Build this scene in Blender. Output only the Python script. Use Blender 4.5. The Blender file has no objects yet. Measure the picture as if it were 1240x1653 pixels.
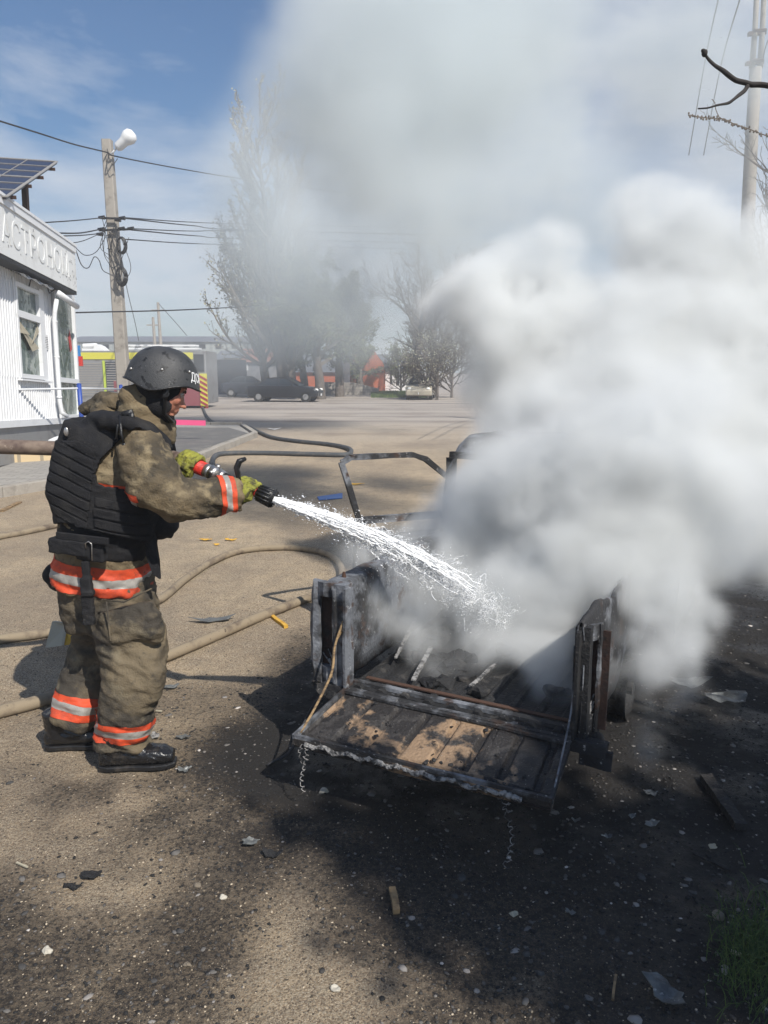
import bpy, bmesh, math, random
import numpy as np
from mathutils import Vector, Matrix, noise as mnoise
R = math.radians
random.seed(7); np.random.seed(7)
S = bpy.context.scene; C = S.collection
# ---------------------------------------------------------------- camera, world, sun, exposure
FPX, PITCH, EYE = 1200.0, math.atan(226.5/1200), 1.7
cd = bpy.data.cameras.new('camera'); cam = bpy.data.objects.new('camera', cd); C.objects.link(cam)
cam.location = (0, 0, EYE); cam.rotation_euler = (R(90)-PITCH, 0, 0)
cd.sensor_fit = 'VERTICAL'; cd.sensor_height = 24; cd.lens = 24*FPX/1653; cd.clip_end = 2000; cd.clip_start = .05
S.camera = cam
SUN_EL, SUN_AZ = R(46), math.atan2(.6, -.8)          # azimuth: sun stands right of and behind the camera
w = bpy.data.worlds.new('World'); S.world = w; w.use_nodes = True
nt = w.node_tree; nt.nodes.clear()
def N(t, k, **kw):
    n = t.nodes.new(k)
    for a, b in kw.items(): setattr(n, a, b)
    return n
out = N(nt, 'ShaderNodeOutputWorld'); bg = N(nt, 'ShaderNodeBackground'); bg.inputs[1].default_value = .068
sky = N(nt, 'ShaderNodeTexSky', sky_type='NISHITA', sun_disc=False, sun_elevation=SUN_EL, sun_rotation=SUN_AZ)
sky.air_density = 1.5; sky.dust_density = .6; sky.ozone_density = 2.5
tc = N(nt, 'ShaderNodeTexCoord'); mp = N(nt, 'ShaderNodeMapping'); mp.inputs['Scale'].default_value = (1.5, 1.5, 4.2)
mp.inputs['Location'].default_value = (.35, .1, .32)
cn = N(nt, 'ShaderNodeTexNoise'); cn.inputs['Scale'].default_value = 1.7; cn.inputs['Detail'].default_value = 9; cn.inputs['Roughness'].default_value = .58; cn.inputs['Distortion'].default_value = .25
cr = N(nt, 'ShaderNodeValToRGB'); cr.color_ramp.elements[0].position = .43; cr.color_ramp.elements[1].position = .66
# more cloud low down
sx = N(nt, 'ShaderNodeSeparateXYZ'); mr = N(nt, 'ShaderNodeMapRange'); mr.inputs[1].default_value = .42; mr.inputs[2].default_value = .1; mr.inputs[3].default_value = -.06; mr.inputs[4].default_value = .16
ad = N(nt, 'ShaderNodeMath', operation='ADD'); ml = N(nt, 'ShaderNodeMath', operation='MULTIPLY'); ml.inputs[1].default_value = .72
mx = N(nt, 'ShaderNodeMix', data_type='RGBA'); mx.inputs[7].default_value = (9.6, 10.0, 10.6, 1)
L = nt.links.new
L(tc.outputs['Generated'], mp.inputs[0]); L(mp.outputs[0], cn.inputs['Vector']); L(tc.outputs['Generated'], sx.inputs[0])
L(sx.outputs[2], mr.inputs[0]); L(cn.outputs['Fac'], ad.inputs[0]); L(mr.outputs[0], ad.inputs[1]); L(ad.outputs[0], cr.inputs[0])
L(cr.outputs[0], ml.inputs[0]); L(ml.outputs[0], mx.inputs[0]); tn = N(nt, 'ShaderNodeMix', data_type='RGBA', blend_type='MULTIPLY'); tn.inputs[0].default_value = 1; tn.inputs[7].default_value = (.5, .8, 1.14, 1); L(sky.outputs[0], tn.inputs[6]); L(tn.outputs[2], mx.inputs[6]); L(mx.outputs[2], bg.inputs[0]); L(bg.outputs[0], out.inputs[0])
sl = bpy.data.lights.new('sun', 'SUN'); sl.energy = 5; sl.angle = R(.53); sl.color = (1, .95, .87)
so = bpy.data.objects.new('sun', sl); C.objects.link(so)
sd = Vector((.6*math.cos(SUN_EL), -.8*math.cos(SUN_EL), math.sin(SUN_EL)))
so.rotation_euler = sd.to_track_quat('Z', 'Y').to_euler(); so.location = (20, -26, 30)
S.view_settings.view_transform = 'Standard'; S.view_settings.look = 'None'; S.view_settings.exposure = .2; S.view_settings.gamma = 1
cy = S.cycles; cy.use_denoising = True
try: cy.denoiser = 'OPENIMAGEDENOISE'
except Exception: pass
cy.max_bounces = 8; cy.diffuse_bounces = 2; cy.glossy_bounces = 2; cy.transmission_bounces = 4; cy.volume_bounces = 5; cy.transparent_max_bounces = 12
cy.volume_step_rate = 1.2; cy.volume_max_steps = 200; cy.sample_clamp_indirect = 4
# ---------------------------------------------------------------- helpers
def ray(x, y):
    a = (x-620)/FPX; b = (826.5-y)/FPX
    return Vector((a, math.cos(PITCH)+b*math.sin(PITCH), -math.sin(PITCH)+b*math.cos(PITCH)))
def W(x, y, Y):                       # world point seen at photo pixel x, y and Y metres ahead
    r = ray(x, y); return Vector((0, 0, EYE)) + r*(Y/r.y)
def G(x, y, z=0.0):                   # the same on a level plane
    r = ray(x, y); return Vector((0, 0, EYE)) + r*((z-EYE)/r.z)
class MB:
    "collects vertices and faces of one mesh"
    def __init__(s): s.v = []; s.f = []; s.m = []; s.mi = 0
    def add(s, v, f):
        b = len(s.v); s.v += [tuple(p) for p in v]; s.f += [tuple(i+b for i in q) for q in f]; s.m += [s.mi]*len(f)
    def box(s, c, sz, rot=None, taper=1.0):
        x, y, z = [q/2 for q in sz]; v = []
        for dz in (-1, 1):
            k = taper if dz > 0 else 1
            for dx, dy in ((-1, -1), (1, -1), (1, 1), (-1, 1)): v.append(Vector((dx*x*k, dy*y*k, dz*z)))
        if rot is not None: v = [rot @ p for p in v]
        c = Vector(c); s.add([p+c for p in v], [(3, 2, 1, 0), (4, 5, 6, 7), (0, 1, 5, 4), (1, 2, 6, 5), (2, 3, 7, 6), (3, 0, 4, 7)]); return s
    def beam(s, a, b, w, h, up=(0, 0, 1)):
        a = Vector(a); b = Vector(b); d = (b-a); l = d.length; x = d.normalized(); u = Vector(up); y = u.cross(x).normalized(); z = x.cross(y)
        m = Matrix((x, y, z)).transposed(); s.box((a+b)/2, (l, w, h), m); return s
    def tube(s, pts, r, n=8, cap=True):
        pts = [Vector(p) for p in pts]; k = len(pts); rs = r if hasattr(r, '__len__') else [r]*k
        t0 = (pts[1]-pts[0]).normalized(); a = t0.orthogonal().normalized(); v = []
        for i in range(k):
            t = (pts[min(i+1, k-1)]-pts[max(i-1, 0)])
            t = t.normalized() if t.length > 1e-9 else t0
            a = (a-t*a.dot(t)).normalized() if (a-t*a.dot(t)).length > 1e-6 else t.orthogonal().normalized(); b = t.cross(a)
            for j in range(n):
                q = 2*math.pi*j/n; v.append(pts[i]+(a*math.cos(q)+b*math.sin(q))*rs[i])
        f = [(i*n+j, i*n+(j+1) % n, (i+1)*n+(j+1) % n, (i+1)*n+j) for i in range(k-1) for j in range(n)]
        if cap: f += [tuple(range(n))[::-1], tuple((k-1)*n+j for j in range(n))]
        s.add(v, f); return s
    def rings(s, rings, cap=True):
        n = len(rings[0]); v = [p for r in rings for p in r]; k = len(rings)
        f = [(i*n+j, i*n+(j+1) % n, (i+1)*n+(j+1) % n, (i+1)*n+j) for i in range(k-1) for j in range(n)]
        if cap: f += [tuple(range(n))[::-1], tuple((k-1)*n+j for j in range(n))]
        s.add(v, f); return s
    def grid(s, rows):
        n = len(rows[0]); v = [p for r in rows for p in r]
        s.add(v, [(i*n+j, i*n+j+1, (i+1)*n+j+1, (i+1)*n+j) for i in range(len(rows)-1) for j in range(n-1)]); return s
    def ball(s, c, r, n=8, m=6, rot=None):
        rx, ry, rz = r if hasattr(r, '__len__') else (r, r, r); v = []; c = Vector(c)
        for i in range(1, m):
            a = math.pi*i/m
            for j in range(n):
                q = 2*math.pi*j/n; p = Vector((rx*math.sin(a)*math.cos(q), ry*math.sin(a)*math.sin(q), rz*math.cos(a))); v.append(c+(rot @ p if rot else p))
        t = len(v); v += [c+(rot @ Vector((0, 0, rz)) if rot else Vector((0, 0, rz))), c-(rot @ Vector((0, 0, rz)) if rot else Vector((0, 0, rz)))]
        f = [(i*n+j, (i+1)*n+j, (i+1)*n+(j+1) % n, i*n+(j+1) % n) for i in range(m-2) for j in range(n)]
        f += [(t, j, (j+1) % n) for j in range(n)]+[(t+1, (m-2)*n+(j+1) % n, (m-2)*n+j) for j in range(n)]
        s.add(v, f); return s
    def prism(s, poly, a, b):          # poly: list of 3d points, extruded from offset a to offset b
        a = Vector(a); b = Vector(b); n = len(poly); v = [Vector(p)+a for p in poly]+[Vector(p)+b for p in poly]
        s.add(v, [tuple(range(n))[::-1], tuple(range(n, 2*n))]+[(i, (i+1) % n, n+(i+1) % n, n+i) for i in range(n)]); return s
    def mesh(s, name='m'):
        me = bpy.data.meshes.new(name); me.from_pydata(s.v, [], s.f); me.update(); return me
def wloc(o):
    v = Vector((0, 0, 0))
    while o is not None: v += o.location; o = o.parent
    return v
def put(name, mb, mat, parent=None, smooth=False, world=True, bevel=0, label=None, fixn=True):
    me = mb.mesh(name) if isinstance(mb, MB) else mb
    me.name = name
    if isinstance(mb, MB) and len(set(mb.m)) > 1: me.polygons.foreach_set('material_index', mb.m)
    if parent is not None and world: me.transform(Matrix.Translation(-wloc(parent)))
    if fixn and isinstance(mb, MB):
        b = bmesh.new(); b.from_mesh(me); bmesh.ops.recalc_face_normals(b, faces=b.faces); b.to_mesh(me); b.free()
    for m in (mat if isinstance(mat, (list, tuple)) else [mat]): me.materials.append(m)
    if smooth: me.polygons.foreach_set('use_smooth', [True]*len(me.polygons))
    o = bpy.data.objects.new(name, me); C.objects.link(o); o.parent = parent
    if bevel:
        b = o.modifiers.new('bevel', 'BEVEL'); b.width = bevel; b.segments = 2; b.limit_method = 'ANGLE'
    if label: o['label'] = label
    return o
def thing(name, label, cat, loc=(0, 0, 0), group=None, rot=None):
    o = bpy.data.objects.new(name, None); C.objects.link(o); o.location = loc; o.empty_display_size = .2
    if rot: o.rotation_euler = rot
    return tag(o, label, cat, group)
def tag(o, label, cat, group=None):
    o['label'] = label; o['category'] = cat
    if group: o['group'] = group
    return o
def struct(o): o['kind'] = 'structure'; return o
def stuff(o, label=None, cat=None):
    o['kind'] = 'stuff'
    if label: o['label'] = label; o['category'] = cat
    return o
def fuse(mb, voxel, smooth=3, dec=None):   # union of overlapping closed lofts as one continuous skin
    me = mb.mesh('tmp'); o = bpy.data.objects.new('tmp', me); C.objects.link(o)
    m = o.modifiers.new('r', 'REMESH'); m.mode = 'VOXEL'; m.voxel_size = voxel
    if smooth:
        sm = o.modifiers.new('s', 'SMOOTH'); sm.factor = .5; sm.iterations = smooth
    bpy.context.view_layer.update(); dg = bpy.context.evaluated_depsgraph_get()
    r = bpy.data.meshes.new_from_object(o.evaluated_get(dg)); bpy.data.objects.remove(o); return r
def applied(o):
    bpy.context.view_layer.update(); dg = bpy.context.evaluated_depsgraph_get(); return bpy.data.meshes.new_from_object(o.evaluated_get(dg))
def textmb(txt, size, depth):
    cu = bpy.data.curves.new('t', 'FONT'); cu.body = txt; cu.size = size; cu.extrude = depth; cu.resolution_u = 3
    o = bpy.data.objects.new('t', cu); C.objects.link(o); me = applied(o); bpy.data.objects.remove(o); return me
# ---------------------------------------------------------------- materials
def pm(name, col, rough=.8, metal=0, layers=(), bump=0, bscale=60, spec=.5, bdetail=6, bdist=.01, trans=0, alpha=1, coat=0, island=None, emit=None, wave=None):
    m = bpy.data.materials.new(name); m.use_nodes = True; t = m.node_tree; P = t.nodes['Principled BSDF']; k = t.links.new
    P.inputs['Roughness'].default_value = rough; P.inputs['Metallic'].default_value = metal; P.inputs['Specular IOR Level'].default_value = spec
    P.inputs['Transmission Weight'].default_value = trans; P.inputs['Alpha'].default_value = alpha; P.inputs['Coat Weight'].default_value = coat
    tc = N(t, 'ShaderNodeTexCoord'); rgb = N(t, 'ShaderNodeRGB'); rgb.outputs[0].default_value = (*col, 1); cur = rgb.outputs[0]
    for (c2, sc, lo, hi, *rest) in layers:           # colour, noise scale, where it starts and is full, detail, stretch
        no = N(t, 'ShaderNodeTexNoise'); no.inputs['Scale'].default_value = sc; no.inputs['Detail'].default_value = rest[0] if rest else 6; no.inputs['Roughness'].default_value = .6
        mpn = N(t, 'ShaderNodeMapping'); mpn.inputs['Location'].default_value = (sc*.37, 1.7+sc*.11, 3.1)
        if len(rest) > 1: mpn.inputs['Scale'].default_value = rest[1]
        k(tc.outputs['Object'], mpn.inputs[0]); k(mpn.outputs[0], no.inputs['Vector'])
        a = N(t, 'ShaderNodeMapRange'); a.inputs[1].default_value = lo; a.inputs[2].default_value = hi; k(no.outputs['Fac'], a.inputs[0])
        mi = N(t, 'ShaderNodeMix', data_type='RGBA'); k(a.outputs[0], mi.inputs[0]); k(cur, mi.inputs[6]); mi.inputs[7].default_value = (*c2, 1); cur = mi.outputs[2]
    if island:
        ge = N(t, 'ShaderNodeNewGeometry'); rp = N(t, 'ShaderNodeValToRGB'); el = rp.color_ramp.elements; rp.color_ramp.interpolation = 'CONSTANT'
        for i, (p, c) in enumerate(island):
            e = el[i] if i < 2 else el.new(p); e.position = p; e.color = (*c, 1)
        k(ge.outputs['Random Per Island'], rp.inputs[0]); mi = N(t, 'ShaderNodeMix', data_type='RGBA', blend_type='MULTIPLY'); mi.inputs[0].default_value = 1
        k(cur, mi.inputs[6]); k(rp.outputs[0], mi.inputs[7]); cur = mi.outputs[2]
    k(cur, P.inputs['Base Color'])
    if bump:
        no = N(t, 'ShaderNodeTexNoise'); no.inputs['Scale'].default_value = bscale; no.inputs['Detail'].default_value = bdetail
        k(tc.outputs['Object'], no.inputs['Vector']); b = N(t, 'ShaderNodeBump'); b.inputs['Strength'].default_value = bump; b.inputs['Distance'].default_value = bdist
        k(no.outputs['Fac'], b.inputs['Height']); k(b.outputs[0], P.inputs['Normal'])
    if emit: P.inputs['Emission Color'].default_value = (*emit, 1); P.inputs['Emission Strength'].default_value = 1
    return m
def bricks(name, c1, c2, mortar, sx, sy, plane='XZ'):
    m = pm(name, c1, .9); t = m.node_tree; P = t.nodes['Principled BSDF']; k = t.links.new
    tc = N(t, 'ShaderNodeTexCoord'); se = N(t, 'ShaderNodeSeparateXYZ'); co = N(t, 'ShaderNodeCombineXYZ'); k(tc.outputs['Object'], se.inputs[0])
    ix = {'X': 0, 'Y': 1, 'Z': 2}; k(se.outputs[ix[plane[0]]], co.inputs[0]); k(se.outputs[ix[plane[1]]], co.inputs[1])
    b = N(t, 'ShaderNodeTexBrick'); k(co.outputs[0], b.inputs[0]); b.inputs['Scale'].default_value = 1; b.inputs['Brick Width'].default_value = sx; b.inputs['Row Height'].default_value = sy; b.inputs['Mortar Size'].default_value = sy*.06
    b.inputs['Color1'].default_value = (*c1, 1); b.inputs['Color2'].default_value = (*c2, 1); b.inputs['Mortar'].default_value = (*mortar, 1)
    k(b.outputs[0], P.inputs['Base Color']); return m
M = {}
M['black_cloth'] = pm('black_cloth', (.013, .013, .015), .85, layers=[((.034, .032, .03), 9, .5, .75), ((.07, .065, .06), 70, .66, .8, 3)], bump=.5, bscale=220, spec=.3)
M['jacket'] = pm('jacket_cloth', (.17, .128, .075), .85, layers=[((.06, .05, .036), 3.2, .44, .6), ((.225, .178, .108), 14, .5, .64, 9), ((.045, .04, .033), 38, .6, .72, 8)], bump=.45, bscale=130, spec=.3)
M['trousers'] = pm('trouser_cloth', (.15, .118, .075), .85, layers=[((.05, .043, .034), 3.5, .45, .58, 8), ((.18, .15, .1), 11, .55, .72, 9), ((.03, .028, .025), 26, .6, .75, 8)], bump=.45, bscale=130, spec=.3)
M['orange'] = pm('orange_stripe', (.62, .07, .02), .7, layers=[((.33, .05, .025), 14, .48, .7, 8), ((.2, .05, .03), 45, .6, .75)], bump=.2, bscale=200)
M['silver'] = pm('silver_stripe', (.34, .32, .29), .45, .2, layers=[((.22, .2, .18), 25, .5, .75)], bump=.2, bscale=200)
M['skin'] = pm('skin', (.46, .2, .13), .5, layers=[((.5, .17, .12), 20, .5, .75), ((.33, .13, .09), 60, .55, .8)], bump=.15, bscale=300, bdist=.002)
M['skin'].node_tree.nodes['Principled BSDF'].inputs['Subsurface Weight'].default_value = .15
M['skin'].node_tree.nodes['Principled BSDF'].inputs['Subsurface Radius'].default_value = (.01, .004, .002)
M['helmet'] = pm('helmet_shell', (.035, .036, .038), .5, layers=[((.06, .06, .06), 9, .5, .8), ((.004, .004, .005), 34, .6, .64, 3), ((.13, .13, .13), 120, .68, .74, 2)], bump=.6, bscale=300, bdist=.003)
M['rubber'] = pm('rubber', (.012, .012, .013), .4, layers=[((.07, .06, .05), 14, .55, .75)], bump=.3, bscale=120)
M['boot'] = pm('boot_leather', (.012, .012, .013), .25, layers=[((.07, .06, .05), 12, .58, .75)], bump=.3, bscale=90)
M['glove'] = pm('glove_leather', (.24, .24, .035), .8, layers=[((.06, .055, .02), 30, .48, .62, 8), ((.38, .36, .05), 12, .55, .7)], bump=.6, bscale=160)
M['metal'] = pm('nozzle_metal', (.5, .48, .46), .35, .9, layers=[((.15, .13, .12), 50, .55, .7)])
M['red_metal'] = pm('red_anodised', (.5, .03, .02), .4, .3, layers=[((.6, .3, .25), 60, .6, .7)])
M['hose'] = pm('hose_canvas', (.25, .2, .135), .9, layers=[((.12, .09, .065), 9, .5, .68, 9), ((.05, .035, .03), 28, .62, .74, 9)], bump=.5, bscale=320, bdist=.003)
M['hose_held'] = pm('hose_rubberised', (.2, .15, .115), .8, layers=[((.09, .06, .05), 12, .45, .65, 9), ((.3, .24, .19), 40, .6, .72)], bump=.4, bscale=300, bdist=.003)
M['hose_dark'] = pm('hose_dark', (.06, .065, .07), .7, layers=[((.12, .11, .1), 12, .5, .7)])
M['red_hose'] = pm('red_hose', (.62, .035, .02), .5, layers=[((.3, .02, .015), 30, .5, .7)], bump=.3, bscale=150)
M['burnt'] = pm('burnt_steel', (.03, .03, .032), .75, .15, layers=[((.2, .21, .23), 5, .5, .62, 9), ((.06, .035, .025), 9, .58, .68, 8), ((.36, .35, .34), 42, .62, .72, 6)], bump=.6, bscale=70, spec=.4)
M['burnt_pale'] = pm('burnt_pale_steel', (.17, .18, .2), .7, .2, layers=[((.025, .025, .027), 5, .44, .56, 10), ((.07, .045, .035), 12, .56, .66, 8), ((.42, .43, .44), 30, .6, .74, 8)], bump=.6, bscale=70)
M['burnt_dark'] = pm('sooty_steel', (.012, .012, .013), .8, layers=[((.06, .055, .05), 14, .55, .7, 9), ((.3, .29, .28), 90, .68, .76, 4)], bump=.8, bscale=80)
M['tailgate'] = pm('tailgate_steel', (.026, .023, .022), .6, .1, layers=[((.1, .092, .085), 7, .5, .66, 9), ((.29, .195, .12), 4.2, .515, .565, 10), ((.02, .018, .018), 7, .56, .62, 10), ((.35, .34, .33), 110, .66, .74, 4)], bump=.7, bscale=90)
M['ash'] = pm('ash', (.3, .29, .28), .95, layers=[((.05, .05, .05), 40, .45, .6)], bump=1, bscale=90)
M['wood'] = pm('wood', (.3, .2, .1), .85, layers=[((.12, .08, .045), 20, .45, .6, 6, (1, 1, 6))], bump=.4, bscale=60)
M['char_wood'] = pm('charred_wood', (.02, .018, .017), .9, layers=[((.1, .085, .07), 30, .55, .72, 8)], bump=1, bscale=60)
M['concrete'] = pm('concrete', (.33, .3, .26), .92, layers=[((.2, .18, .155), 4, .5, .7, 8), ((.42, .39, .34), 30, .55, .75)], bump=.5, bscale=70)
M['white_metal'] = pm('white_siding', (.72, .73, .74), .5, layers=[((.55, .55, .55), 1.5, .5, .8), ((.45, .42, .38), 7, .66, .8, 8)])
M['white_plastic'] = pm('white_plastic', (.75, .76, .77), .45, layers=[((.5, .5, .48), 6, .6, .8)])
M['fascia'] = pm('fascia_panel', (.76, .77, .76), .6, layers=[((.6, .6, .58), 2.5, .5, .75), ((.3, .28, .25), 9, .7, .78, 8)], bump=.2, bscale=8)
M['glass'] = pm('window_glass', (.1, .14, .13), .12, layers=[((.34, .38, .34), 3.2, .5, .58, 9, (1, 1, .5)), ((.04, .08, .05), 6, .53, .6, 9), ((.5, .5, .48), 2, .62, .68, 9)], spec=.8)
M['dark'] = pm('dark_void', (.012, .013, .016), .6)
M['blue_paint'] = pm('blue_paint', (.02, .06, .3), .45)
M['rust'] = pm('rusty_steel', (.07, .035, .022), .9, layers=[((.06, .03, .02), 20, .5, .7)])
M['wire'] = pm('wire', (.02, .02, .022), .6)
M['bark'] = pm('bark', (.12, .1, .085), .95, layers=[((.2, .18, .155), 9, .5, .7)])
M['twig'] = pm('twig', (.16, .14, .12), .95, island=[(0, (.8, .8, .8)), (.5, (1.2, 1.15, 1.1))])
M['twig_dark'] = pm('dark_twig', (.035, .03, .028), .9)
M['leaf'] = pm('spring_leaf', (.13, .15, .065), .8, island=[(0, (.55, .6, .5)), (.3, (.9, .9, .8)), (.6, (1.3, 1.25, 1.1)), (.85, (1.8, 1.6, 1.5))])
M['catkin'] = pm('pale_bud', (.3, .29, .2), .9, island=[(0, (.6, .6, .6)), (.5, (1.1, 1.1, 1.1))])
M['grass'] = pm('grass_blade', (.06, .1, .025), .8, island=[(0, (.6, .7, .6)), (.5, (1.2, 1.1, .9)), (.8, (1.7, 1.4, 1.2))])
M['yellow'] = pm('yellow_paint', (.58, .54, .07), .5)
M['grey_panel'] = pm('grey_panel', (.26, .26, .26), .5, .2, layers=[((.18, .17, .17), 2, .5, .7)])
M['white_paint'] = pm('white_paint', (.75, .75, .74), .5)
M['maroon'] = pm('maroon_paint', (.24, .07, .08), .5)
M['tyre'] = pm('tyre', (.02, .02, .02), .8)
M['foam'] = pm('yellow_foam', (.62, .36, .05), .9, layers=[((.4, .2, .03), 20, .5, .7)], bump=1, bscale=60)
M['paper'] = pm('dusty_card', (.4, .36, .27), .9, layers=[((.28, .25, .18), 9, .5, .7)], bump=.3, bscale=30)
# ---------------------------------------------------------------- the ground
def vnoise(X, Y, base, octs, seed):
    rng = np.random.RandomState(seed); o = np.zeros_like(X); a = 1; tt = 0
    for k in range(octs):
        g = rng.rand(128, 128); x = X/base*2**k; y = Y/base*2**k; i = np.floor(x).astype(int); j = np.floor(y).astype(int); fx = x-i; fy = y-j
        fx = fx*fx*(3-2*fx); fy = fy*fy*(3-2*fy); i0 = i % 128; i1 = (i+1) % 128; j0 = j % 128; j1 = (j+1) % 128
        o += a*((g[i0, j0]*(1-fx)+g[i1, j0]*fx)*(1-fy)+(g[i0, j1]*(1-fx)+g[i1, j1]*fx)*fy); tt += a; a *= .55
    return o/tt
def sst(e0, e1, x): t = np.clip((x-e0)/(e1-e0), 0, 1); return t*t*(3-2*t)
def char_shade_at(X, Y):
    "how burnt the ground is, 0 to 1"
    n = vnoise(X+40, Y+40, 1.1, 6, 3)-.5; n2 = vnoise(X+9, Y+71, .35, 5, 5)-.5
    u = (X-.95)*.455+(Y-4.3)*.89; v = (X-.95)*.89-(Y-4.3)*.455        # along and across the wreck
    d = np.sqrt((np.maximum(np.abs(u)-1.6, 0))**2+(np.maximum(np.abs(v)-.6, 0)*.95)**2)
    c = 1-sst(.05, 1.15, d+n*1.5+n2*.6)
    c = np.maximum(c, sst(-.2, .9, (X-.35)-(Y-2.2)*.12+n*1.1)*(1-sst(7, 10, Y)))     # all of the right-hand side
    near = sst(4.3, 2.6, Y+(X+1)*-.35)                                               # sooty run-off in front
    sc = sum(np.exp(-(((X-a)/w_)**2+((Y-b)/h_)**2)) for a, b, w_, h_ in ((-1.02, 2.78, .09, .16), (-.95, 2.2, .25, .12), (-.3, 1.95, .12, .3), (-1.3, 2.4, .2, .1), (-.1, 1.75, .2, .15)))
    c = np.maximum(c, near*(1-.8*np.clip(sc+n*.5, 0, 1))*np.clip(.5+n*2.2+n2*1.2+sst(-1.6, .3, X)*.3, 0, .85))
    st = sst(.5, .1, np.abs(Y-3.75-(X+.6)*.2+n*.6))*sst(.2, -.5, X)*sst(-2.6, -1.2, X)*.5; c = np.maximum(c, st)
    return np.clip(c, 0, 1)*(.8+.2*np.maximum(sst(.9, .1, d), sst(.2, 1.1, X+n)))  # char is deepened on the right side to paint the tree's shade into it
def axis(lo, hi, a, b, d, g=1.12):
    c = list(np.arange(a, b+1e-6, d)); s = d; x = b
    while x < hi: s *= g; x += s; c.append(min(x, hi))
    s = d; x = a
    while x > lo: s *= g; x -= s; c.insert(0, max(x, lo))
    return np.array(c)
gx = axis(-400, 400, -3.2, 3.0, .022); gy = axis(-60, 900, 1.2, 5.6, .022)
XX, YY = np.meshgrid(gx, gy, indexing='ij')
def ground_h(X, Y):
    f = np.exp(-((X/9)**2+((Y-5)/9)**2))
    return ((vnoise(X+50, Y+50, .9, 4, 21)-.5)*.05+(vnoise(X+50, Y+50, .11, 3, 22)-.5)*.016)*f
ZZ = ground_h(XX, YY); CH = char_shade_at(XX, YY)
TN = vnoise(XX+60, YY+60, .8, 6, 31)
nx_, ny_ = XX.shape
me = bpy.data.meshes.new('ground'); co = np.stack([XX, YY, ZZ], -1).reshape(-1, 3)
ii, jj = np.meshgrid(np.arange(nx_-1), np.arange(ny_-1), indexing='ij'); b0 = (ii*ny_+jj).ravel()
fc = np.stack([b0, b0+ny_, b0+ny_+1, b0+1], -1)
me.vertices.add(len(co)); me.vertices.foreach_set('co', co.ravel()); me.loops.add(fc.size); me.loops.foreach_set('vertex_index', fc.ravel())
me.polygons.add(len(fc)); me.polygons.foreach_set('loop_start', np.arange(0, fc.size, 4)); me.update(calc_edges=True)
me.polygons.foreach_set('use_smooth', np.ones(len(fc), bool))
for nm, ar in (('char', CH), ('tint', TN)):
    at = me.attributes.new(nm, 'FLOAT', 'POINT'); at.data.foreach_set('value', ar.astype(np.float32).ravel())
gm = pm('ground_dirt', (.3, .24, .17), .95); t = gm.node_tree; P = t.nodes['Principled BSDF']; k = t.links.new; t.nodes.remove(t.nodes['RGB'])
def attr(nm): a = N(t, 'ShaderNodeAttribute'); a.attribute_name = nm; return a.outputs['Fac']
def noi(sc, det=5, ro=.6, kind='ShaderNodeTexNoise'):
    n = N(t, kind); n.inputs['Scale'].default_value = sc
    if kind == 'ShaderNodeTexNoise': n.inputs['Detail'].default_value = det; n.inputs['Roughness'].default_value = ro
    k(tcg.outputs['Object'], n.inputs['Vector']); return n
def mrg(s, a, b, c=0, d=1): m_ = N(t, 'ShaderNodeMapRange'); k(s, m_.inputs[0]); m_.inputs[1].default_value = a; m_.inputs[2].default_value = b; m_.inputs[3].default_value = c; m_.inputs[4].default_value = d; return m_.outputs[0]
def mixc(f, a, b, bt='MIX'):
    m_ = N(t, 'ShaderNodeMix', data_type='RGBA', blend_type=bt)
    for s, i in ((f, 0), (a, 6), (b, 7)):
        if isinstance(s, (tuple, float, int)): m_.inputs[i].default_value = (*s, 1) if isinstance(s, tuple) else s
        else: k(s, m_.inputs[i])
    return m_.outputs[2]
def mth(op, a, b=0.0):
    m_ = N(t, 'ShaderNodeMath', operation=op)
    for i, s in enumerate((a, b)):
        if isinstance(s, (float, int)): m_.inputs[i].default_value = s
        else: k(s, m_.inputs[i])
    return m_.outputs[0]
tcg = [n for n in t.nodes if n.type == 'TEX_COORD'][0]
sep = N(t, 'ShaderNodeSeparateXYZ'); k(tcg.outputs['Object'], sep.inputs[0])
grain = noi(170, 4, .75).outputs['Fac']; grain2 = noi(55, 5, .7).outputs['Fac']; patch = noi(6, 7, .65).outputs['Fac']; big = noi(.45, 6, .6).outputs['Fac']
c = mixc(attr('tint'), (.19, .145, .105), (.36, .275, .19)) if False else mixc(mrg(attr('tint'), .35, .65), (.35, .255, .165), (.54, .4, .25))
c = mixc(mrg(patch, .42, .62, 0, .5), c, (.2, .155, .115))
g90 = noi(95, 3, .8).outputs['Fac']; c = mixc(mrg(g90, .54, .6, 0, .55), c, (.6, .5, .36)); c = mixc(mrg(g90, .46, .4, 0, .7), c, (.1, .078, .055)); c = mixc(mrg(grain, .52, .6, 0, .85), c, (.68, .58, .43)); c = mixc(mrg(grain, .45, .34, 0, .9), c, (.08, .062, .046)); c = mixc(mrg(grain2, .45, .35, 0, .7), c, (.12, .09, .065)); c = mixc(mrg(noi(24, 5, .7).outputs['Fac'], .58, .66, 0, .45), c, (.55, .45, .31))
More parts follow.
